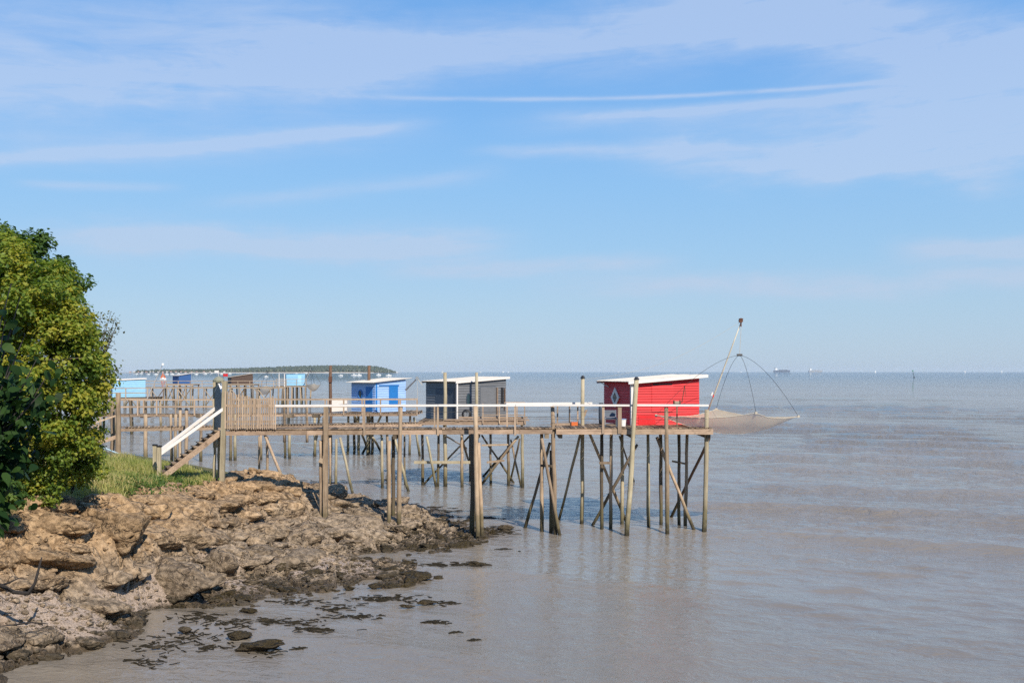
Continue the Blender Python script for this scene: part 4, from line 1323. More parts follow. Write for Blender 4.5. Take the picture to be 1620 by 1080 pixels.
def diamond(cx, a, b, depth, n):
    return [cx + v * a, cx + Vector((0, 0, b)), cx - v * a, cx - Vector((0, 0, b))]


fr = MB(); o1, i1 = diamond(dc, .44, .47, 0, 0), diamond(dc, .24, .26, 0, 0)
for k in range(4):
    j = (k + 1) % 4; fr.prism([o1[k] - u * .03, o1[j] - u * .03, i1[j] - u * .03, i1[k] - u * .03], u * .05)
wf = fr.build('window', white, h1)
MB().prism([p - u * .005 for p in i1], u * .03).build('pane', glass, wf)
MB().beam(C + v * 2.3 - u * .05 + Vector((0, 0, zb + 1.7)), C + v * 2.85 - u * .28 + Vector((0, 0, zb + 1.93)), .03, .03).build('bracket', metal_g, h1)
# floor frame that carries the back of the hut beyond the deck
for w in (1.7, 2.75):
    bar(h1, C + v * w + u * .05 + Vector((0, 0, ZD - .16)), C + v * w + u * 3.4 + Vector((0, 0, ZD - .16)), .12, .2, wood_x, 'floor_joist')

# ---- net boom and square net of the red hut
tip, foot = P(1173, 508, 45.0), P(1103, 650, 46.6)
foot = Vector((8.70, 46.35, ZD - .15))
boom = thing('net_boom', foot, 'long pale leaning pole with a rusty pulley at its top beside the red hut', 'pole', 'net booms')
MB().tube([(foot, .034), (foot.lerp(tip, .4), .036), (foot.lerp(tip, .75), .030), (tip, .020)], 9).build('pole', wood('boom_wood', (.66, .60, .48), (.52, .46, .36), 'z', algae=False, var=.1, stain=.1), boom, smooth=True)
pl_ = MB().rod(tip + Vector((-.03, -.07, .02)), tip + Vector((-.03, .07, .02)), .09, n=12).build('pulley', rust, boom)
MB().beam(tip + Vector((-.02, 0, -.24)), tip + Vector((-.02, 0, .14)), .05, .05).build('pulley_bracket', rust, pl_)
MB().beam(tip + Vector((-.10, 0, .10)), tip + Vector((.06, 0, .10)), .18, .04).build('pulley_cover', rust, pl_)
f_ = foot.lerp(tip, .32)
fl = MB()
fl.box(f_ + Vector((-.10, -.02, .02)), Vector((.022, 0, -.03)), Vector((0, .008, 0)), Vector((.03, 0, .07)))
fl.build('pennant', white, boom)
MB().box(f_ + Vector((-.05, -.03, -.08)), Vector((.02, 0, -.025)), Vector((0, .01, 0)), Vector((.02, 0, .05))).build('pennant', red, boom)
st_ = MB()
e = P(925, 600, dwater(831)); prev = tip
for i in range(1, 13):
    t = i / 12; q = tip.lerp(e, t) + Vector((0, 0, -1.25 * math.sin(math.pi * t) * .45))
    st_.rod(prev, q, .006, n=4); prev = q
st_.build('stay_cable', rope_m, boom)

apex = P(1170, 562, 44.9)
cn = [P(1038, 657, 44.1), P(1133, 647, 46.9), P(1263, 658.5, 45.6), P(1196, 653, 44.1)]
net = thing('dip_net', apex, 'large square tan fishing net sagging from four bowed rods past the red hut', 'fishing net', 'square dip nets')
MB().rod(tip + Vector((0, 0, -.05)), apex, .010, n=5).build('hoisting_rope', rope_m, net)
MB().rod(apex + Vector((-.12, 0, .02)), apex + Vector((.12, 0, .02)), .05, n=8).build('crown_joint', dark_metal, net)


def bow(a, c, bulge):
    """a bowed rod: level at the crown joint, then straightening down to the corner"""
    return [(Vector((a.x + (c.x - a.x) * i / 16, a.y + (c.y - a.y) * i / 16, a.z + (c.z - a.z) * (i / 16) ** 1.6)), .008) for i in range(17)]


for c in cn: MB().tube(bow(apex, c, .3), 6).build('rod', dark_metal, net, smooth=True)
NN = 30
V = []
for i in range(NN + 1):
    for j in range(NN + 1):
        a, b = i / NN, j / NN
        p = cn[0] * (1 - a) * (1 - b) + cn[1] * a * (1 - b) + cn[2] * a * b + cn[3] * (1 - a) * b
        sag = (16 * a * (1 - a) * b * (1 - b)) ** .7
        edge = .16 * (4 * a * (1 - a) * (abs(2 * b - 1)) ** 3 + 4 * b * (1 - b) * (abs(2 * a - 1)) ** 3)
        cx = (cn[0] + cn[2]) / 2 + Vector((.5, 0, 0))
        p = p.lerp(cx, .05 * (4 * a * (1 - a) + 4 * b * (1 - b)) * (1 if max(abs(2 * a - 1), abs(2 * b - 1)) > .8 else .4))
        r_ = random.uniform(-.012, .012)
        V.append(p + Vector((0, 0, -.92 * sag - edge + r_)))
mb = MB(); mb.v = V
mb.f = [(i * (NN + 1) + j, (i + 1) * (NN + 1) + j, (i + 1) * (NN + 1) + j + 1, i * (NN + 1) + j + 1) for i in range(NN) for j in range(NN)]
mb.build('netting', net_m, net, smooth=True)
for seq in ([i * (NN + 1) for i in range(NN + 1)], [i * (NN + 1) + NN for i in range(NN + 1)], list(range(NN + 1)), [NN * (NN + 1) + j for j in range(NN + 1)]):
    MB().tube([(V[k], .016) for k in seq], 5).build('edge_rope', rope_m, net)
for c in cn: MB().cube(c, .1, .1, .1).build('corner_float', rope_m, net)

# winch by the rail
wb = P(1071, 668, 44.0); wb.z = ZD
winch = thing('winch', wb, 'rusty hand winch with a long crank on a post before the red wall', 'winch')
bar(winch, wb, wb + Vector((0, 0, .98)), .05, .05, wood_dark, 'stand', (0, 1, 0))
MB().rod(wb + Vector((-.12, 0, 1.06)), wb + Vector((.12, 0, 1.06)), .085, n=12).build('drum', plain('winch_rope', (.30, .22, .16), .9), winch)
for sx_ in (-.13, .13): MB().rod(wb + Vector((sx_ - .02, 0, 1.06)), wb + Vector((sx_ + .02, 0, 1.06)), .13, n=12).build('flange', rust, winch)
MB().beam(wb + Vector((.2, -.05, 1.06)), wb + Vector((.33, -.05, 1.80)), .03, .04).build('crank', rust, winch)
MB().rod(wb + Vector((.33, -.12, 1.80)), wb + Vector((.33, .03, 1.80)), .02, n=6).build('handle', rust, winch)
MB().beam(wb + Vector((.33, -.05, 1.80)), wb + Vector((.38, -.05, 1.30)), .015, .015).build('link_rod', rust, winch)

# chair, box and bits on the deck
cb = P(966, 673, 44.7); cb.z = ZD
chair = thing('folding_chair', cb, 'grey metal framed folding chair standing before the dark side of the red hut', 'chair')
for sx_ in (-.25, .25):
    mb = MB(); mb.tube([(cb + Vector((sx_, -.2, 0)), .016), (cb + Vector((sx_, -.18, .36)), .016), (cb + Vector((sx_, .16, .42)), .016), (cb + Vector((sx_, .24, .72)), .016)], 6)
    mb.build('frame', metal_g, chair)
    MB().rod(cb + Vector((sx_, .2, 0)), cb + Vector((sx_, .1, .4)), .016, n=6).build('leg', metal_g, chair)
MB().box(cb + Vector((0, 0, .36)), Vector((.25, 0, 0)), Vector((0, .2, .03)), Vector((0, 0, .015))).build('seat', greydoor, chair)
MB().box(cb + Vector((0, .21, .57)), Vector((.25, 0, 0)), Vector((0, .012, 0)), Vector((0, .04, .14))).build('backrest', greydoor, chair)
MB().tube([(cb + Vector((-.27, -.2, .0)), .018), (cb + Vector((-.27, -.2, .36)), .018), (cb + Vector((-.2, -.2, .42)), .018), (cb + Vector((.2, -.2, .42)), .018), (cb + Vector((.27, -.2, .36)), .018), (cb + Vector((.27, -.2, 0)), .018)], 6).build('front_frame', metal_g, chair)
bx_ = P(985, 672, 44.9); bx_.z = ZD
box = thing('bucket', bx_, 'small white bucket on the deck by the corner of the red hut', 'bucket')
MB().tube([(bx_, .13), (bx_ + Vector((0, 0, .3)), .16)], 12).build('body', whitehull, box)
MB().rod(bx_ + Vector((0, 0, .3)), bx_ + Vector((0, 0, .33)), .17, n=12).build('lid', bluep, box)
ob = P(908, 672, 45.3); ob.z = ZD
oc = thing('jerrycan', ob, 'small orange can lying on the pier deck near the tall green pole', 'can')
mb = MB(); mb.cube(ob + Vector((0, 0, .09)), .30, .18, .16, .3); mb.build('body', orange, oc)
MB().rod(ob + Vector((.16, .04, .1)), ob + Vector((.22, .06, .1)), .03, n=8).build('spout', black, oc)
bn = P(951, 669, 46.6); bn.z = ZD
bin_ = thing('slim_pipe', bn, 'slim dark upright pipe against the far corner of the red hut', 'drum')  # a narrow dark strip by the corner, built as an invented capped pipe
MB().tube([(bn, .10), (bn + Vector((0, 0, .3)), .12), (bn + Vector((0, 0, .7)), .12), (bn + Vector((0, 0, .95)), .10)], 12).build('body', greydoor, bin_, smooth=True)
MB().rod(bn + Vector((0, 0, .95)), bn + Vector((0, 0, .98)), .10, n=12).build('lid', black, bin_)
lb = P(890, 672, 45.6); lb.z = ZD
lg = thing('timber_offcuts', lb, 'grey timber offcuts lying on the deck where the walkway widens', 'timber')
for k in range(3): MB().cube(lb + Vector((k * .05, k * .16, .05)), 1.1 - k * .2, .12, .09, .05 * k).build('offcut', wood_dark if k else wood_slat, lg)

# ---- pier of the grey hut
ZG = 4.02
ga, gb = Vector((P(186, 676, 55.5).x, 55.5, 0)), Vector((P(668, 669, 60.6).x, 60.6, 0))
zga, zgb = CAM_H - 89 * 55.5 / F, CAM_H - 82 * 60.6 / F
gp = thing('fishing_pier', (ga.x, ga.y, 0), 'older brown pier behind the main one, carrying the dark grey hut', 'pier', 'timber fishing piers')
plank_row(gp, ga, gb, 1.15, (zga + zgb) / 2, 100, wood_plank, .68)
zg = (zga + zgb) / 2
nb_ = 6
for i in range(nb_):
    p, q = ga.lerp(gb, i / nb_), ga.lerp(gb, (i + 1) / nb_ - .002)
    bar(gp, p + Vector((0, -.03, zg - .13)), q + Vector((0, -.03, zg - .13)), .07, .16, wood_x, 'stringer')
    bar(gp, p + Vector((0, 1.1, zg - .13)), q + Vector((0, 1.1, zg - .13)), .07, .16, wood_x, 'stringer')
# hut platform
pa, pb = Vector((P(662, 668, 60.6).x, 60.6, 0)), Vector((P(832, 668, 60.6).x, 60.6, 0))
plank_row(gp, pa, pb, 5.2, ZG - .02, 44, wood_plank)
for yy in (0, 2.6, 5.1): bar(gp, pa + Vector((0, yy, ZG - .14)), pb + Vector((0, yy, ZG - .14)), .09, .2, wood_x, 'stringer')
bar(gp, pa + Vector((1.6, -.05, ZG + .07)), pb + Vector((.2, -.05, ZG + .07)), .1, .1, wood_x, 'kerb_beam')
bar(gp, pa + Vector((2.4, .2, ZG + .2)), pb + Vector((.1, .2, ZG + .2)), .06, .1, wood_x, 'kerb_beam')
for px, y0, y1, r, m in ((704, 589, 768, .13, wood_green), (754, 589, 768, .11, wood_green), (668, 684, 765, .10, wood_pile), (694, 684, 768, .09, wood_dark), (731, 684, 769, .11, wood_pile), (744, 684, 760, .10, wood_dark),
                         (776, 684, 766, .09, wood_dark), (804, 684, 767, .10, wood_pile), (826, 672, 770, .11, wood_green), (410, 690, 772, .08, wood_pile), (423, 690, 774, .09, wood_pile), (532, 694, 777, .09, wood_green), (522, 690, 775, .08, wood_pile),
                         (604, 690, 771, .10, wood_green), (613, 690, 772, .08, wood_pile), (640, 684, 766, .07, wood_dark)):
    pile(gp, px, y0, px + random.uniform(-1, 1), y1, r, m)
for px, y0, y1, D, r in ((187, 621, 742, 55.4, .16), (178, 634, 742, 56.6, .14), (285, 647, 758, 57, .10), (295, 648, 759, 56, .11), (450, 640, 690, 58.4, .08), (486, 640, 690, 58.6, .08)):
    pile(gp, px, y0, px, y1, r, wood_pile, D)
for px, py, D in ((285, 646.5, 57), (295, 647.5, 56)): MB().rod(P(px, py + 1, D), P(px, py - 2, D), .12, .05, 7).build('post_cap', black, gp)
for x0, y0, x1, y1, r, m, D0 in [(419, 688, 457, 782, .10, wood_pile, 58.4), (538, 692, 558, 780, .09, wood_green, 59), (624, 692, 646, 776, .09, wood_green, 59.5), (675, 690, 690, 769, .085, wood_green, 61), (762, 766, 820, 690, .09, wood_pile, None),
                                 (730, 690, 745, 740, .08, wood_pile, 61), (706, 690, 738, 708, .06, wood_pile, 61.5), (762, 688, 812, 762, .07, wood_dark, 63), (820, 690, 766, 752, .08, wood_dark, 63), (744, 688, 672, 764, .07, wood_dark, 64), (808, 695, 824, 768, .07, wood_pile, 62), (822, 694, 808, 760, .07, wood_dark, 63)]:
    if y0 > y1: x0, y0, x1, y1 = x1, y1, x0, y0
    pile(gp, x0, y0, x1, y1, r, m, D0=D0 or 61.5, name='brace')
bar(gp, P(655, 731, 61.6), P(746, 731, 61.6), .1, .17, wood_green, 'brace')
bar(gp, P(762, 704, 61), P(804, 703, 61), .09, .10, wood_pile, 'brace')
bar(gp, P(770, 731, 61), P(798, 728, 61), .09, .12, wood_pile, 'brace')
bar(gp, P(152, 701, 54.8), P(184, 691, 55.4), .08, .2, wood_x, 'stair_stringer')
bar(gp, P(128, 676, 54.5), P(184, 657, 55.4), .06, .09, wood_slat, 'stair_rail')
bar(gp, P(135, 684, 54.5), P(155, 670, 55), .05, .07, wood_slat, 'stair_rail')
for px in (146, 155): pile(gp, px, 672, px, 715, .06, wood_slat, 54.9, name='rail_post', water=False)
for yy in (12, 26):
    bar(gp, P(764, 668 - yy, 60.5), P(830, 668 - yy, 60.5), .04, .05, wood_slat, 'rail')
for px in (764, 790, 818, 830): bar(gp, P(px, 670, 60.5), P(px, 638, 60.5), .07, .07, wood_slat, 'rail_post', (0, 1, 0))
bar(gp, P(798, 637, 60.5), P(831, 637, 60.5), .07, .1, wood_slat, 'rail')
MB().rod(P(157, 705, 53.5), P(225, 733, 52.8), .045, n=7).build('pipe', plain('pale_blue_pipe', (.35, .47, .52), .5), gp)

h2, C, u, v = hut('fishing_hut', 'dark grey boarded hut with cream roof on the middle pier', (-3.35, 62.0), ZG, R(40), 3.85, 3.3, 2.32, 2.56, greyp, boards=.16, over=(.25, .2, .15), roof_mat=roofwhite, fascia=white)
panel(h2, C, u, -v, 1.75, 3.0, ZG + .12, ZG + 2.0, greyp, 'shutter', .06)
frame4(h2, C, u, -v, 1.75, 3.0, ZG + .12, ZG + 2.0, .03, greydoor, 'shutter_frame', .05)
# oval porthole
mb = MB(); oc_ = C + u * .82 - v * .05 + Vector((0, 0, ZG + 1.22)); ring = []
for k in range(16):
    a = 2 * math.pi * k / 16; ring.append(oc_ + u * .15 * math.cos(a) + Vector((0, 0, .40 * math.sin(a))))
mb.prism(ring, v * .02)
ph = mb.build('porthole', glass, h2)
MB().tube([(p, .03) for p in ring + ring[:1]], 5, False).build('porthole_frame', greydoor, ph)
panel(h2, C, v, -u, .25, .95, ZG + .02, ZG + 1.95, greydoor, 'door', .05)
frame4(h2, C, v, -u, .25, .95, ZG + .05, ZG + 1.95, .05, greyp, 'door_frame', .07)
panel(h2, C, v, -u, 1.35, 2.2, ZG + .3, ZG + 1.9, greydoor, 'window_shutter', .05)
bar(h2, C - v * .12 - u * .12 + Vector((0, 0, ZG)), C - v * .1 - u * .1 + Vector((0, 0, ZG + 2.30)), .09, .09, white, 'corner_post', u)
bar(h2, C + u * 3.05 - v * .12 + Vector((0, 0, ZG + .2)), C + u * 3.05 - v * .12 + Vector((0, 0, ZG + 1.95)), .12, .05, wood_x, 'batten', u)
panel(h2, C, u, -v, 3.42, 3.62, ZG + .7, ZG + 1.95, black, 'window', .055)
bar(h2, C + u * 3.68 - v * .10 + Vector((0, 0, ZG + .5)), C + u * 3.68 - v * .10 + Vector((0, 0, ZG + 1.9)), .06, .05, wood_brown, 'batten', u)
# bicycle-like tangle of gear by the wall built as an invented coil on a stand
hb = P(738, 664, 61.2); hb.z = ZG
hose = thing('gear_tangle', hb, 'dark tangle of gear before the grey hut, built as a coil on a stand', 'gear')
mb = MB()
for k in range(4):
    mb.tube([(hb + Vector((math.cos(a / 12 * 6.283) * (.28 - k * .03), -.02 * k, .38 + math.sin(a / 12 * 6.283) * (.28 - k * .03))), .022) for a in range(13)], 5, False)
mb.build('coil', black, hose)
for sx_ in (-.2, .2): MB().beam(hb + Vector((sx_, .05, 0)), hb + Vector((0, .05, .55)), .04, .04).build('leg', metal_g, hose)

# ---- pier of the blue hut
ZB = 3.60
ba, bb = Vector((P(128, 650, 80.0).x, 80.0, 0)), Vector((P(660, 651, 82).x, 82, 0))
bp = thing('fishing_pier', (ba.x, ba.y, 0), 'long railed pier farther back, carrying the pale blue hut', 'pier', 'timber fishing piers')
plank_row(bp, ba, bb, 1.2, ZB - .02, 150, wood_plank, .62)
for i in range(7):
    p, q = ba.lerp(bb, i / 7), ba.lerp(bb, (i + 1) / 7 - .002)
    bar(bp, p + Vector((0, -.03, ZB - .14)), q + Vector((0, -.03, ZB - .14)), .08, .16, wood_x, 'stringer')
    bar(bp, p + Vector((0, 1.15, ZB - .14)), q + Vector((0, 1.15, ZB - .14)), .08, .16, wood_x, 'stringer')
    for zz in (1.12, .55):
        bar(bp, p + Vector((0, -.09, ZB + zz)), q + Vector((0, -.09, ZB + zz)), .05, .10, wood_slat, 'rail')
        bar(bp, p + Vector((0, 1.2, ZB + zz)), q + Vector((0, 1.2, ZB + zz)), .05, .09, wood_slat, 'rail')
for i in range(19):
    p = ba.lerp(bb, i / 18)
    bar(bp, p + Vector((0, -.09, ZB - .15)), p + Vector((0, -.09, ZB + 1.1)), .11, .08, wood_slat, 'rail_post', (0, 1, 0))
    if i % 2: bar(bp, p + Vector((0, 1.2, ZB - .15)), p + Vector((0, 1.2, ZB + 1.1)), .1, .08, wood_slat, 'rail_post', (0, 1, 0))
# hut platform
qa, qb = Vector((P(546, 651, 83.2).x, 83.2, 0)), Vector((P(660, 651, 83.2).x, 83.2, 0))
plank_row(bp, qa, qb, 5.0, ZB - .02, 40, wood_plank)
for yy in (.1, 2.5, 4.9): bar(bp, qa + Vector((0, yy, ZB - .15)), qb + Vector((0, yy, ZB - .15)), .1, .2, wood_x, 'stringer')
for px, y1, r, m in ((230, 733, .17, wood_pile), (270, 731, .13, wood_pile), (278, 733, .13, wood_pile), (318, 729, .13, wood_pile), (365, 728, .12, wood_pile), (371, 728, .13, wood_green), (450, 724, .11, wood_dark), (457, 725, .13, wood_green), (498, 721, .13, wood_green),
                     (551, 719, .12, wood_green), (561, 718, .12, wood_dark), (567, 719, .13, wood_green), (582, 719, .14, wood_green), (589, 717, .13, wood_dark), (649, 719, .12, wood_pile), (612, 716, .12, wood_green), (412, 726, .12, wood_pile)):
    pile(bp, px, 655, px + random.uniform(-1.5, 1.5), y1, r, m)
for px in (227, 272, 315, 371, 457, 498):
    p = P(px, 657, 80.4); bar(bp, p + Vector((0, 0, -.05)), p + Vector((0, 1.4, -.05)), .5, .26, wood_dark, 'cross_beam')
for x0, y0, x1, y1 in ((590, 692, 603, 714), (582, 656, 604, 690), (655, 660, 664, 721), (604, 655, 574, 716), (560, 655, 584, 716), (505, 660, 497, 718)):
    pile(bp, x0, y0, x1, y1, .11, wood_green, D0=82.5, name='brace')
pile(bp, 523, 578, 523, 716, .15, wood_brown, name='mast'); pile(bp, 584, 578, 584, 716, .15, wood_brown, name='mast')
MB().cube(P(523, 600, dwater(716)) + Vector((0, -.1, 0)), .28, .2, .5).build('mast_bracket', rust, bp)
h3, C, u, v = hut('fishing_hut', 'pale blue boarded hut with strong blue door and shutter on the railed pier', (-11.35, 84.0), ZB, R(45), 3.2, 3.3, 2.45, 2.72, bluep, boards=.19, over=(.45, .55, .25), fascia=None)
panel(h3, C, u, -v, 1.40, 2.35, ZB + .55, ZB + 2.15, bluedark, 'shutter', .06)
bar(h3, C + u * .35 - v * .06 + Vector((0, 0, ZB + 2.2)), C + u * 2.45 - v * .06 + Vector((0, 0, ZB + 2.2)), .05, .08, bluedark, 'shutter_rail')
panel(h3, C, v, -u, .35, 1.25, ZB + .05, ZB + 2.1, bluedark, 'door', .06)
panel(h3, C, u, -v, .02, .16, ZB, ZB + 2.4, bluedark, 'corner_board', .05)
mb = MB(); oc_ = C + v * 2.0 - u * .06 + Vector((0, 0, ZB + 1.45)); ring = []
for k in range(14):
    a = 2 * math.pi * k / 14; ring.append(oc_ + v * .26 * math.cos(a) + Vector((0, 0, .36 * math.sin(a))))
mb.prism(ring[::-1], u * .03); ph = mb.build('porthole', glass, h3)
MB().tube([(p, .05) for p in ring + ring[:1]], 5, False).build('porthole_frame', bluedark, ph)
sb = P(538, 640, 83.6); sb.z = ZB
stb = thing('storage_box', sb, 'cream painted storage box at the left of the pale blue hut', 'box')
MB().cube(sb + Vector((0, 0, .55)), 1.25, .7, 1.1).build('body', white, stb); MB().cube(sb + Vector((0, 0, 1.13)), 1.33, .78, .06).build('lid', wood_slat, stb)
bt = P(660, 598, 82.6); bf = P(642, 616, 84.2)
b2 = thing('net_boom', bf, 'short white leaning pole at the right end of the pale blue hut', 'pole', 'net booms')
MB().rod(bf, bt, .10, .06, 8).build('pole', white, b2); MB().rod(bt + Vector((0, -.1, 0)), bt + Vector((0, .1, 0)), .14, n=10).build('pulley', metal_g, b2)
MB().rod(bt, P(661, 660, 82.6), .015, n=4).build('rope', rope_m, b2); MB().rod(bt, P(668, 609, 82.6), .03, n=5).build('spreader', rope_m, b2)

# ---- far piers


def simple_pier(label, x0, x1, z, y, depth, nb, post=.10, rail=True, brace=True, rh=1.05, name='fishing_pier', lo_extra=1.0):
    t = thing(name, (x0, y, 0), label, 'pier', 'timber fishing piers')
    n = max(4, int((x1 - x0) / .28))
    mb = MB()
    for i in range(n):
        a = x0 + (x1 - x0) * (i + .5) / n; mb.cube((a, y + depth / 2, z - .03 + random.uniform(-.01, .01)), (x1 - x0) / n * .8, depth, .05)
    d = mb.build('deck', wood_plank, t); d['kind'] = 'stuff'
    for yy in (y, y + depth): bar(t, (x0, yy, z - .16), (x1, yy, z - .16), .1, .2, wood_far, 'stringer')
    for i in range(nb):
        a = x0 + .3 + (x1 - x0 - .6) * i / (nb - 1)
        for yy in (y + .1, y + depth - .1):
            MB().rod((a + random.uniform(-.15, .15), yy, z - .06), (a + random.uniform(-.2, .2), yy, -1.0), post, post * 1.1, 7).build('pile', random.choice((wood_far, wood_far, wood_dark)), t)
        if brace and i < nb - 1 and i % 2 == 0:
            a2 = x0 + .3 + (x1 - x0 - .6) * (i + 1) / (nb - 1)
            MB().rod((a, y + .2, z - .3), (a2, y + .2, .2), post * .7, n=6).build('brace', wood_far, t)
            MB().rod((a2, y + .35, z - .3), (a, y + .35, .2), post * .7, n=6).build('brace', wood_dark, t)
    if rail:
        for zz in (rh, rh * .5): bar(t, (x0, y - .05, z + zz), (x1, y - .05, z + zz), .06, .10, wood_far, 'rail')
        k = max(3, int((x1 - x0) / 2.2))
        for i in range(k + 1):
            a = x0 + (x1 - x0) * i / k; bar(t, (a, y - .05, z - .1), (a, y - .05, z + rh), .10, .08, wood_far, 'rail_post', (0, 1, 0))
    return t


X = lambda px, D: (px - 810) * D / F
simple_pier('dark posted platform at the left carrying the sky blue hut with plain wall', X(60, 113), X(234, 113), 4.05, 113, 5.0, 8, .14, True, False)
h4, C, u, v = hut('fishing_hut', 'sky blue hut with plain unbroken wall partly hidden by the maple at left', (X(178, 114.5), 114.5), 4.06, R(25), 3.5, 3.2, 1.95, 2.10, cyanp, boards=.24, corr=False, over=(.02, .1, .1), fascia=white, roof_mat=white)
bt, bf = P(257, 577, 110), P(232, 640, 110)
bf.z = max(3.0, bf.z)
b3 = thing('net_boom', bf, 'thin grey leaning pole with a white ball on top by the sky blue hut', 'pole', 'net booms')
MB().rod(P(231, 635, 112), bt, .07, .035, 7).build('pole', white, b3)
MB().rod(bt + Vector((.02, 0, -.05)), bt + Vector((.06, 0, .18)), .13, n=8).build('float', whitehull, b3)
simple_pier('long pale railed walkway far back crossing behind the gate', X(150, 190), X(452, 190), 4.02, 190, 1.6, 15, .13, True, True, 1.15)
simple_pier('small far platform on crossed legs under the navy hut', X(262, 232), X(306, 232), 4.0, 232, 5, 5, .16, False, True)
simple_pier('small far platform on dark legs under the brown hut', X(352, 232), X(402, 232), 4.0, 232, 5, 5, .16, False, True)
simple_pier('far platform on close-set white and grey legs under the small sky blue hut', X(437, 205), X(485, 205), 4.05, 205, 5.5, 7, .15, True, False, 1.3)
hut('fishing_hut', 'small navy hut with pale sloping roof far behind the railed walkway', (X(283, 234), 234), 4.01, R(45), 3.0, 3.1, 1.95, 2.40, navyp, boards=None, corr=False, over=(.3, .2, .2), roof_mat=roofwhite, side_mat=navyp)
t5 = hut('fishing_hut', 'small dark brown hut with sloping roof far behind the slat fence', (X(366, 233), 233), 4.01, R(30), 5.0, 3.2, 1.6, 2.35, brownp, boards=None, corr=False, over=(.5, .2, .2), roof_mat=wood_far)[0]
t6, C, u, v = hut('fishing_hut', 'small bright sky blue hut with white posts on the far platform', (X(453, 207), 207), 4.06, R(14), 3.7, 3.4, 2.3, 2.42, cyanp, boards=.3, corr=False, over=(.15, .2, .1), roof_mat=cyanp)
panel(t6, C, u, -v, 2.3, 3.0, 4.3, 6.1, paint('pale_sky_blue_paint', (.35, .62, .82), .05), 'shutter', .05)
for px in (441.5, 450):
    MB().rod(P(px, 612, 204.8), P(px, 591, 204.8), .09, n=7).build('post', white, t6)
# person-free clutter: small flags and fenders by the brown hut
fp = P(346, 604, 228)
fm = thing('flagpole', fp, 'short pole with small red and white flags beside the brown hut', 'flag')
MB().rod(fp, fp + Vector((0, 0, 2.6)), .05, n=6).build('pole', white, fm)
MB().cube(fp + Vector((-.5, 0, 2.3)), .9, .03, .5).build('flag', white, fm)
fp2 = P(353, 604, 228)
fm = thing('flagpole', fp2, 'short pole with a plain red flag just left of the brown hut', 'flag')
MB().rod(fp2, fp2 + Vector((0, 0, 1.9)), .05, n=6).build('pole', rust, fm)
MB().cube(fp2 + Vector((.55, 0, 1.55)), 1.0, .03, .6).build('flag', red, fm)


def small_net(label, a, b, D, sag, top=None):
    pa_, pb_ = P(*a, D), P(*b, D); w = (pb_ - pa_).length; mid = (pa_ + pb_) / 2
    t = thing('dip_net', mid, label, 'fishing net', 'square dip nets')
    c4 = [pa_, mid + Vector((0, w * .45, 0)), pb_, mid - Vector((0, w * .45, 0))]
    n = 14; vs = []
    for i in range(n + 1):
        for j in range(n + 1):
            q, r = i / n, j / n
            p = c4[0] * (1 - q) * (1 - r) + c4[1] * q * (1 - r) + c4[2] * q * r + c4[3] * (1 - q) * r
            vs.append(p - Vector((0, 0, sag * (16 * q * (1 - q) * r * (1 - r)) ** .6 + .18 * sag * (4 * q * (1 - q) + 4 * r * (1 - r)))))
    mb = MB(); mb.v = vs; mb.f = [(i * (n + 1) + j, (i + 1) * (n + 1) + j, (i + 1) * (n + 1) + j + 1, i * (n + 1) + j + 1) for i in range(n) for j in range(n)]
    mb.build('netting', net_m, t, smooth=True)
    ap = P(*top, D) if top else mid + Vector((0, 0, w * .6))
    for c in c4: MB().tube([(p, .03) for p, _ in bow(ap, c, .3)], 5).build('rod', dark_metal, t)
    return t


small_net('brown net slung low between the brown hut and the small sky blue hut', (397, 611), (437, 609), 200, 1.35, (424, 589))
small_net('dark net hanging to the right of the small sky blue hut', (482, 606), (508, 607.5), 206, 1.15, (491, 586))
bt, bf = P(491, 585, 206), P(482, 604, 207)
b4 = thing('net_boom', bf, 'thin white pole slanting up from the small sky blue hut', 'pole', 'net booms')
MB().rod(bf, bt, .10, .06, 6).build('pole', white, b4); MB().rod(bt, bt + Vector((0, 0, .15)), .1, n=6).build('pulley', metal_g, b4)

# ------------------------------------------------------------------ island, boats, ships
ID = 4300.0
nx_, ny_ = 260, 26
ix = np.linspace(X(120, ID), X(616, ID), nx_); iy = np.linspace(ID, ID + 700, ny_)
IX, IY = np.meshgrid(ix, iy)
pxs = IX / ID * F + 810
prof_ = np.interp(pxs, [120, 205, 300, 380, 430, 480, 540, 575, 600, 612], [1.0, 1.5, 2.5, 7, 14, 19, 20, 17, 6, -2])
ed = smst(IY - ID, 0, 260) * (1 - smst(IY - ID, 480, 700))
IZ = prof_ * (.12 + .88 * ed) * np.where(prof_ > 0, 1, 1) - np.where((IY - ID) < 1, 1.0, 0)
q = np.arange(nx_ * (ny_ - 1)).reshape(ny_ - 1, nx_)[:, :-1].ravel()
isl_m = plain('island_shore', (.42, .37, .29), .9, var=.2)
tag(np_mesh('island', np.stack([IX.ravel(), IY.ravel(), IZ.ravel()], 1), np.stack([q, q + 1, q + nx_ + 1, q + nx_], 1), isl_m, smooth=True), kind='structure')
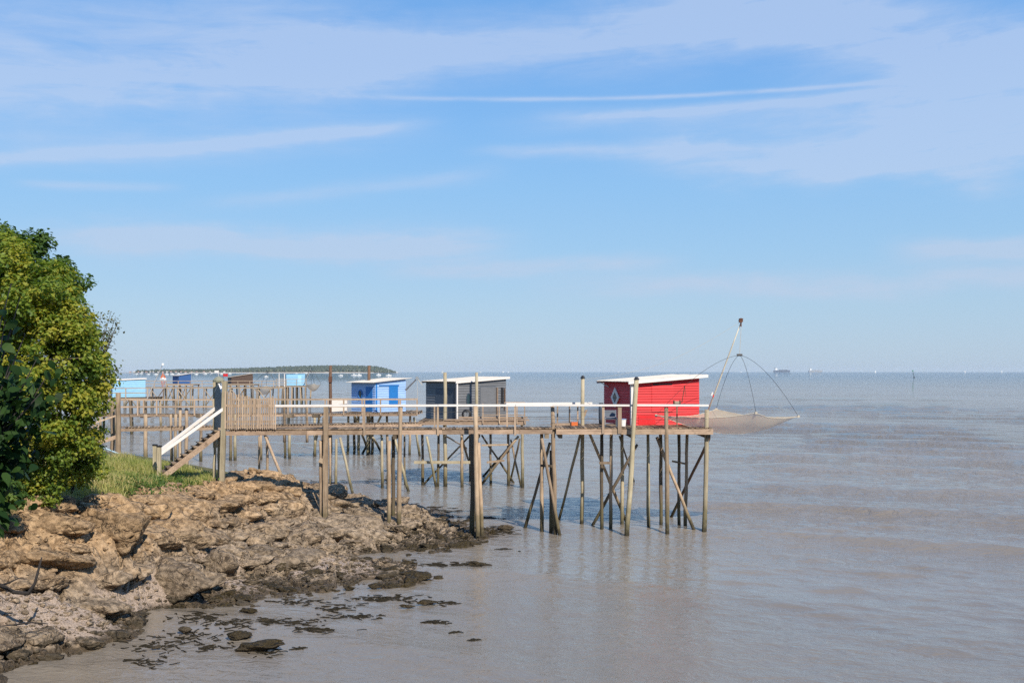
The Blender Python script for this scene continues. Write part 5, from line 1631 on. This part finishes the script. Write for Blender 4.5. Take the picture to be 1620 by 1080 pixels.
# its woodland reads as one mass: thousands of crowns
rgn = np.random.default_rng(3)
n = 5200
tpx = rgn.uniform(205, 609, n); dy_ = rgn.uniform(25, 420, n)
hgt = np.interp(tpx, [205, 240, 300, 380, 430, 480, 540, 575, 600, 610], [9, 11, 11, 13, 12, 11, 11, 11, 9, 4]) * rgn.uniform(.4, 1.35, n)
dens_ = np.interp(tpx, [205, 300, 350, 400, 450], [.9, .95, .95, .95, 1.0])
kp = rgn.random(n) < dens_
tpx, dy_, hgt = tpx[kp], dy_[kp], hgt[kp]; n = len(tpx)
bx2 = (tpx - 810) / F * ID; by2 = ID + dy_
bz2 = np.interp(tpx, [120, 205, 300, 380, 430, 480, 540, 575, 600, 612], [1.0, 1.5, 2.5, 7, 14, 19, 20, 17, 6, -2]) * (.12 + .88 * smst(dy_, 0, 260))
rr_ = rgn.uniform(4, 8, n)
LV = ICV[None] * (1 + rgn.uniform(-.3, .3, (n, len(ICV), 1))) * np.stack([rr_, rr_, hgt * .6], 1)[:, None] + np.stack([bx2, by2, bz2 + hgt * .45], 1)[:, None]
tag(np_mesh('woodland', LV.reshape(-1, 3), (ICF[None] + (np.arange(n) * len(ICV))[:, None, None]).reshape(-1, 3), wood_mass, attrs={'tone': np.repeat(rgn.random(n), len(ICV))}), kind='stuff')
# sandy strand and sea wall along the island
mb = MB(); mb.beam((X(300, ID), ID - 6, 1.0), (X(592, ID), ID - 6, 1.0), 8, 2.4)
tag(mb.build('strand', plain('pale_strand', (.62, .57, .50), .9)), kind='structure')
# houses of the far village
roofm = plain('tiled_roof', (.33, .12, .07), .8); housew = plain('white_render', (.50, .47, .43), .9)
rg_ = random.Random(12)
hx = [206, 213, 219, 226, 232, 238, 243, 250, 258, 264, 271, 279, 286, 294, 303, 312, 322, 333, 345, 356]
for i, px in enumerate(hx):
    D = ID - rg_.uniform(2, 12); c = Vector((X(px + rg_.uniform(-1, 1), D), D, 1.2)); w = rg_.uniform(5, 9); hh_ = rg_.uniform(2.2, 3.6)
    t = thing('house', c, 'tiny white house with tiled roof in the village along the far island shore', 'house', 'houses along the far island')
    MB().cube(c + Vector((0, 0, hh_ / 2)), w, 8, hh_).build('wall', housew, t)
    mb = MB(); z1 = c.z + hh_ + .02
    mb.prism([Vector((c.x - w / 2 - .3, c.y - 4.4, z1)), Vector((c.x + w / 2 + .3, c.y - 4.4, z1)), Vector((c.x + w / 2 + .3, c.y, z1 + 2.4)), Vector((c.x - w / 2 - .3, c.y, z1 + 2.4))], Vector((0, .4, -.02)))
    mb.prism([Vector((c.x + w / 2 + .3, c.y + 4.4, z1)), Vector((c.x - w / 2 - .3, c.y + 4.4, z1)), Vector((c.x - w / 2 - .3, c.y, z1 + 2.4)), Vector((c.x + w / 2 + .3, c.y, z1 + 2.4))], Vector((0, -.4, -.02)))
    mb.build('roof', roofm if rg_.random() < .6 else housew, t)


def boat(px, py, L, label, sail=0.0, smat=None, group='small boats on the water'):
    D = dwater(py); c = Vector((X(px, D), D, 0)); a = rg_.uniform(-.5, .5)
    t = thing('boat', c, label, 'boat', group)
    m = Matrix.Rotation(a, 3, 'Z'); w = L * .28; h = L * .13 + .3
    mb = MB(); sec = [(-.5, .8, 1), (-.2, 1, .95), (.2, .85, 1.0), (.5, .05, 1.25)]
    for sx_, ww, hz in sec:
        for yy, zz in ((-ww, hz), (-ww * .6, -.3), (ww * .6, -.3), (ww, hz)): mb.v.append(c + m @ Vector((sx_ * L, yy * w / 2, zz * h)))
    for i in range(3):
        for k in range(3): mb.f.append((i * 4 + k, i * 4 + 4 + k, i * 4 + 5 + k, i * 4 + 1 + k))
        mb.f.append((i * 4 + 3, i * 4 + 7, i * 4 + 4, i * 4))
    mb.f += [(0, 1, 2, 3), (15, 14, 13, 12)]
    mb.build('hull', whitehull, t)
    MB().cube(c + Vector((0, 0, h * 1.25)), L * .35, w * .6, h * .9, a).build('cabin', whitehull, t)
    if sail:
        MB().rod(c, c + Vector((0, 0, sail)), L * .012 + .03, n=5).build('mast', whitehull, t)
        if smat:
            mb = MB(); mb.prism([c + m @ Vector((-.02 * L, 0, h * 1.2)), c + m @ Vector((-.48 * L, .05 * L, h * 1.3)), c + m @ Vector((-.03 * L, 0, sail * .97))], m @ Vector((0, .04, 0))); mb.build('mainsail', smat, t)
            mb = MB(); mb.prism([c + m @ Vector((.48 * L, 0, h * 1.2)), c + m @ Vector((.05 * L, .05 * L, h * 1.3)), c + m @ Vector((.03 * L, 0, sail * .85))], m @ Vector((0, .04, 0))); mb.build('jib', smat, t)
    return t


boat(258, 600, 5.2, 'small sailing boat with orange sails behind the thin leaning pole', 6.3, orange)
boat(700, 590, 9, 'sailing yacht with a white sail on the horizon between the blue and grey huts', 14, sail_m)
for px, py, L, lab in ((560, 594, 8.5, 'moored yacht with bare mast at left of the pair above the pale blue hut'), (568, 594, 8, 'moored yacht with bare mast at right of the pair above the pale blue hut'), (599, 593.5, 8, 'moored yacht with bare mast above the right end of the blue roof'), (615, 594.5, 8, 'moored yacht nearest the right end of the pale blue roof')):
    boat(px, py, L, lab, L * 1.15)
for px, py, L, lab in ((539, 594.5, 7, 'white open boat moored left of the two bare-masted yachts'), (421, 596, 5, 'white motor boat on the water above the slat fence'), (325, 591.5, 8, 'white motor boat moored off the far village'), (627, 589.3, 16, 'white launch just beyond the right tip of the island'),
                       (760, 588.6, 16, 'white craft on the horizon above the left side of the grey roof'), (796, 588.6, 18, 'white craft on the horizon above the right side of the grey roof'), (804, 588.5, 16, 'smaller white craft on the horizon just right of the grey roof'), (978, 588.6, 15, 'white craft on the horizon above the eave of the red hut'), (1172, 588.6, 12, 'white craft on the horizon behind the bowed net rods')):
    boat(px, py, L, lab)
for px, lab in ((1385, 'white sail on the horizon left of the leaning beacon'), (1527, 'white sail on the horizon right of the leaning beacon'), (1585, 'white sail farthest along the horizon')):
    boat(px, 588.7, 11, lab, 13, sail_m)
for i, px in enumerate((216, 224, 236, 247, 262, 272, 283, 296, 309, 335, 349, 365, 470, 486)):
    boat(px + rg_.uniform(-2, 2), rg_.uniform(590.4, 592.4), rg_.uniform(6, 9), 'small white boat moored off the far island shore', 0, None, 'boats moored off the island')


def ship(px, py, D, L, label, hm):
    c = Vector((X(px, D), D, 0)); t = thing('cargo_ship', c, label, 'ship', 'cargo ships on the horizon')
    mb = MB()
    mb.prism([c + Vector((-.5 * L, -9, -1)), c + Vector((.46 * L, -9, -1)), c + Vector((.5 * L, -9, 15)), c + Vector((-.5 * L, -9, 13.5))], Vector((0, 18, 0))); mb.build('hull', hm, t)
    MB().cube(c + Vector((-.36 * L, 0, 22)), .13 * L, 15, 15).build('bridge', whitehull, t)
    MB().cube(c + Vector((-.42 * L, 0, 30)), .04 * L, 6, 10).build('funnel', hm, t)
    for k in range(4): MB().cube(c + Vector((-.12 * L + k * .14 * L, 0, 15.5)), .10 * L, 14, 4).build('hatch', hm, t)
    for k in (-.18, .08, .34): MB().rod(c + Vector((k * L, 0, 14)), c + Vector((k * L, 0, 27)), .7, n=5).build('mast', whitehull, t)


shipm = plain('ship_hull_paint', (.10, .13, .18), .6)
ship(1237, 586, 7600, 122, 'dark cargo ship on the horizon, the nearer of the two, right of the net', shipm)
ship(1290, 586, 8700, 118, 'paler cargo ship on the horizon, right of the other', plain('ship_grey_paint', (.3, .32, .34), .6))
bD = dwater(597); bc = Vector((X(1446.5, bD), bD, 0))
be = thing('beacon', bc, 'thin dark leaning beacon pole standing alone in the open sea', 'beacon')
MB().rod(bc + Vector((0, 0, -1)), bc + Vector((-1.6, 0, 6.5)), .30, .22, 7).build('pole', plain('beacon_paint', (.02, .05, .045), .6), be)
MB().cube(bc + Vector((-1.7, 0, 7.4)), 1.0, 1.0, 1.6).build('topmark', plain('beacon_green', (.06, .25, .15), .6), be)
MB().tube([(bc + Vector((0, 0, -.4)), 1.0), (bc + Vector((0, 0, .6)), .9)], 10).build('float', black, be)

# ------------------------------------------------------------------ the air
HAZE = 3.4e-5
hm, hg, hb_, ho = new_mat('sea_haze')
hg.nt.nodes.remove(hb_)
pv = hg.n('ShaderNodeVolumePrincipled')
pv.inputs['Color'].default_value = (.80, .88, 1.0, 1); pv.inputs['Density'].default_value = HAZE; pv.inputs['Anisotropy'].default_value = 0.0
hg.nt.links.new(pv.outputs[0], ho.inputs['Volume'])
mb = MB(); mb.cube((0, 0, 18), 20000, 20000, 41)
tag(mb.build('haze', hm), kind='stuff')
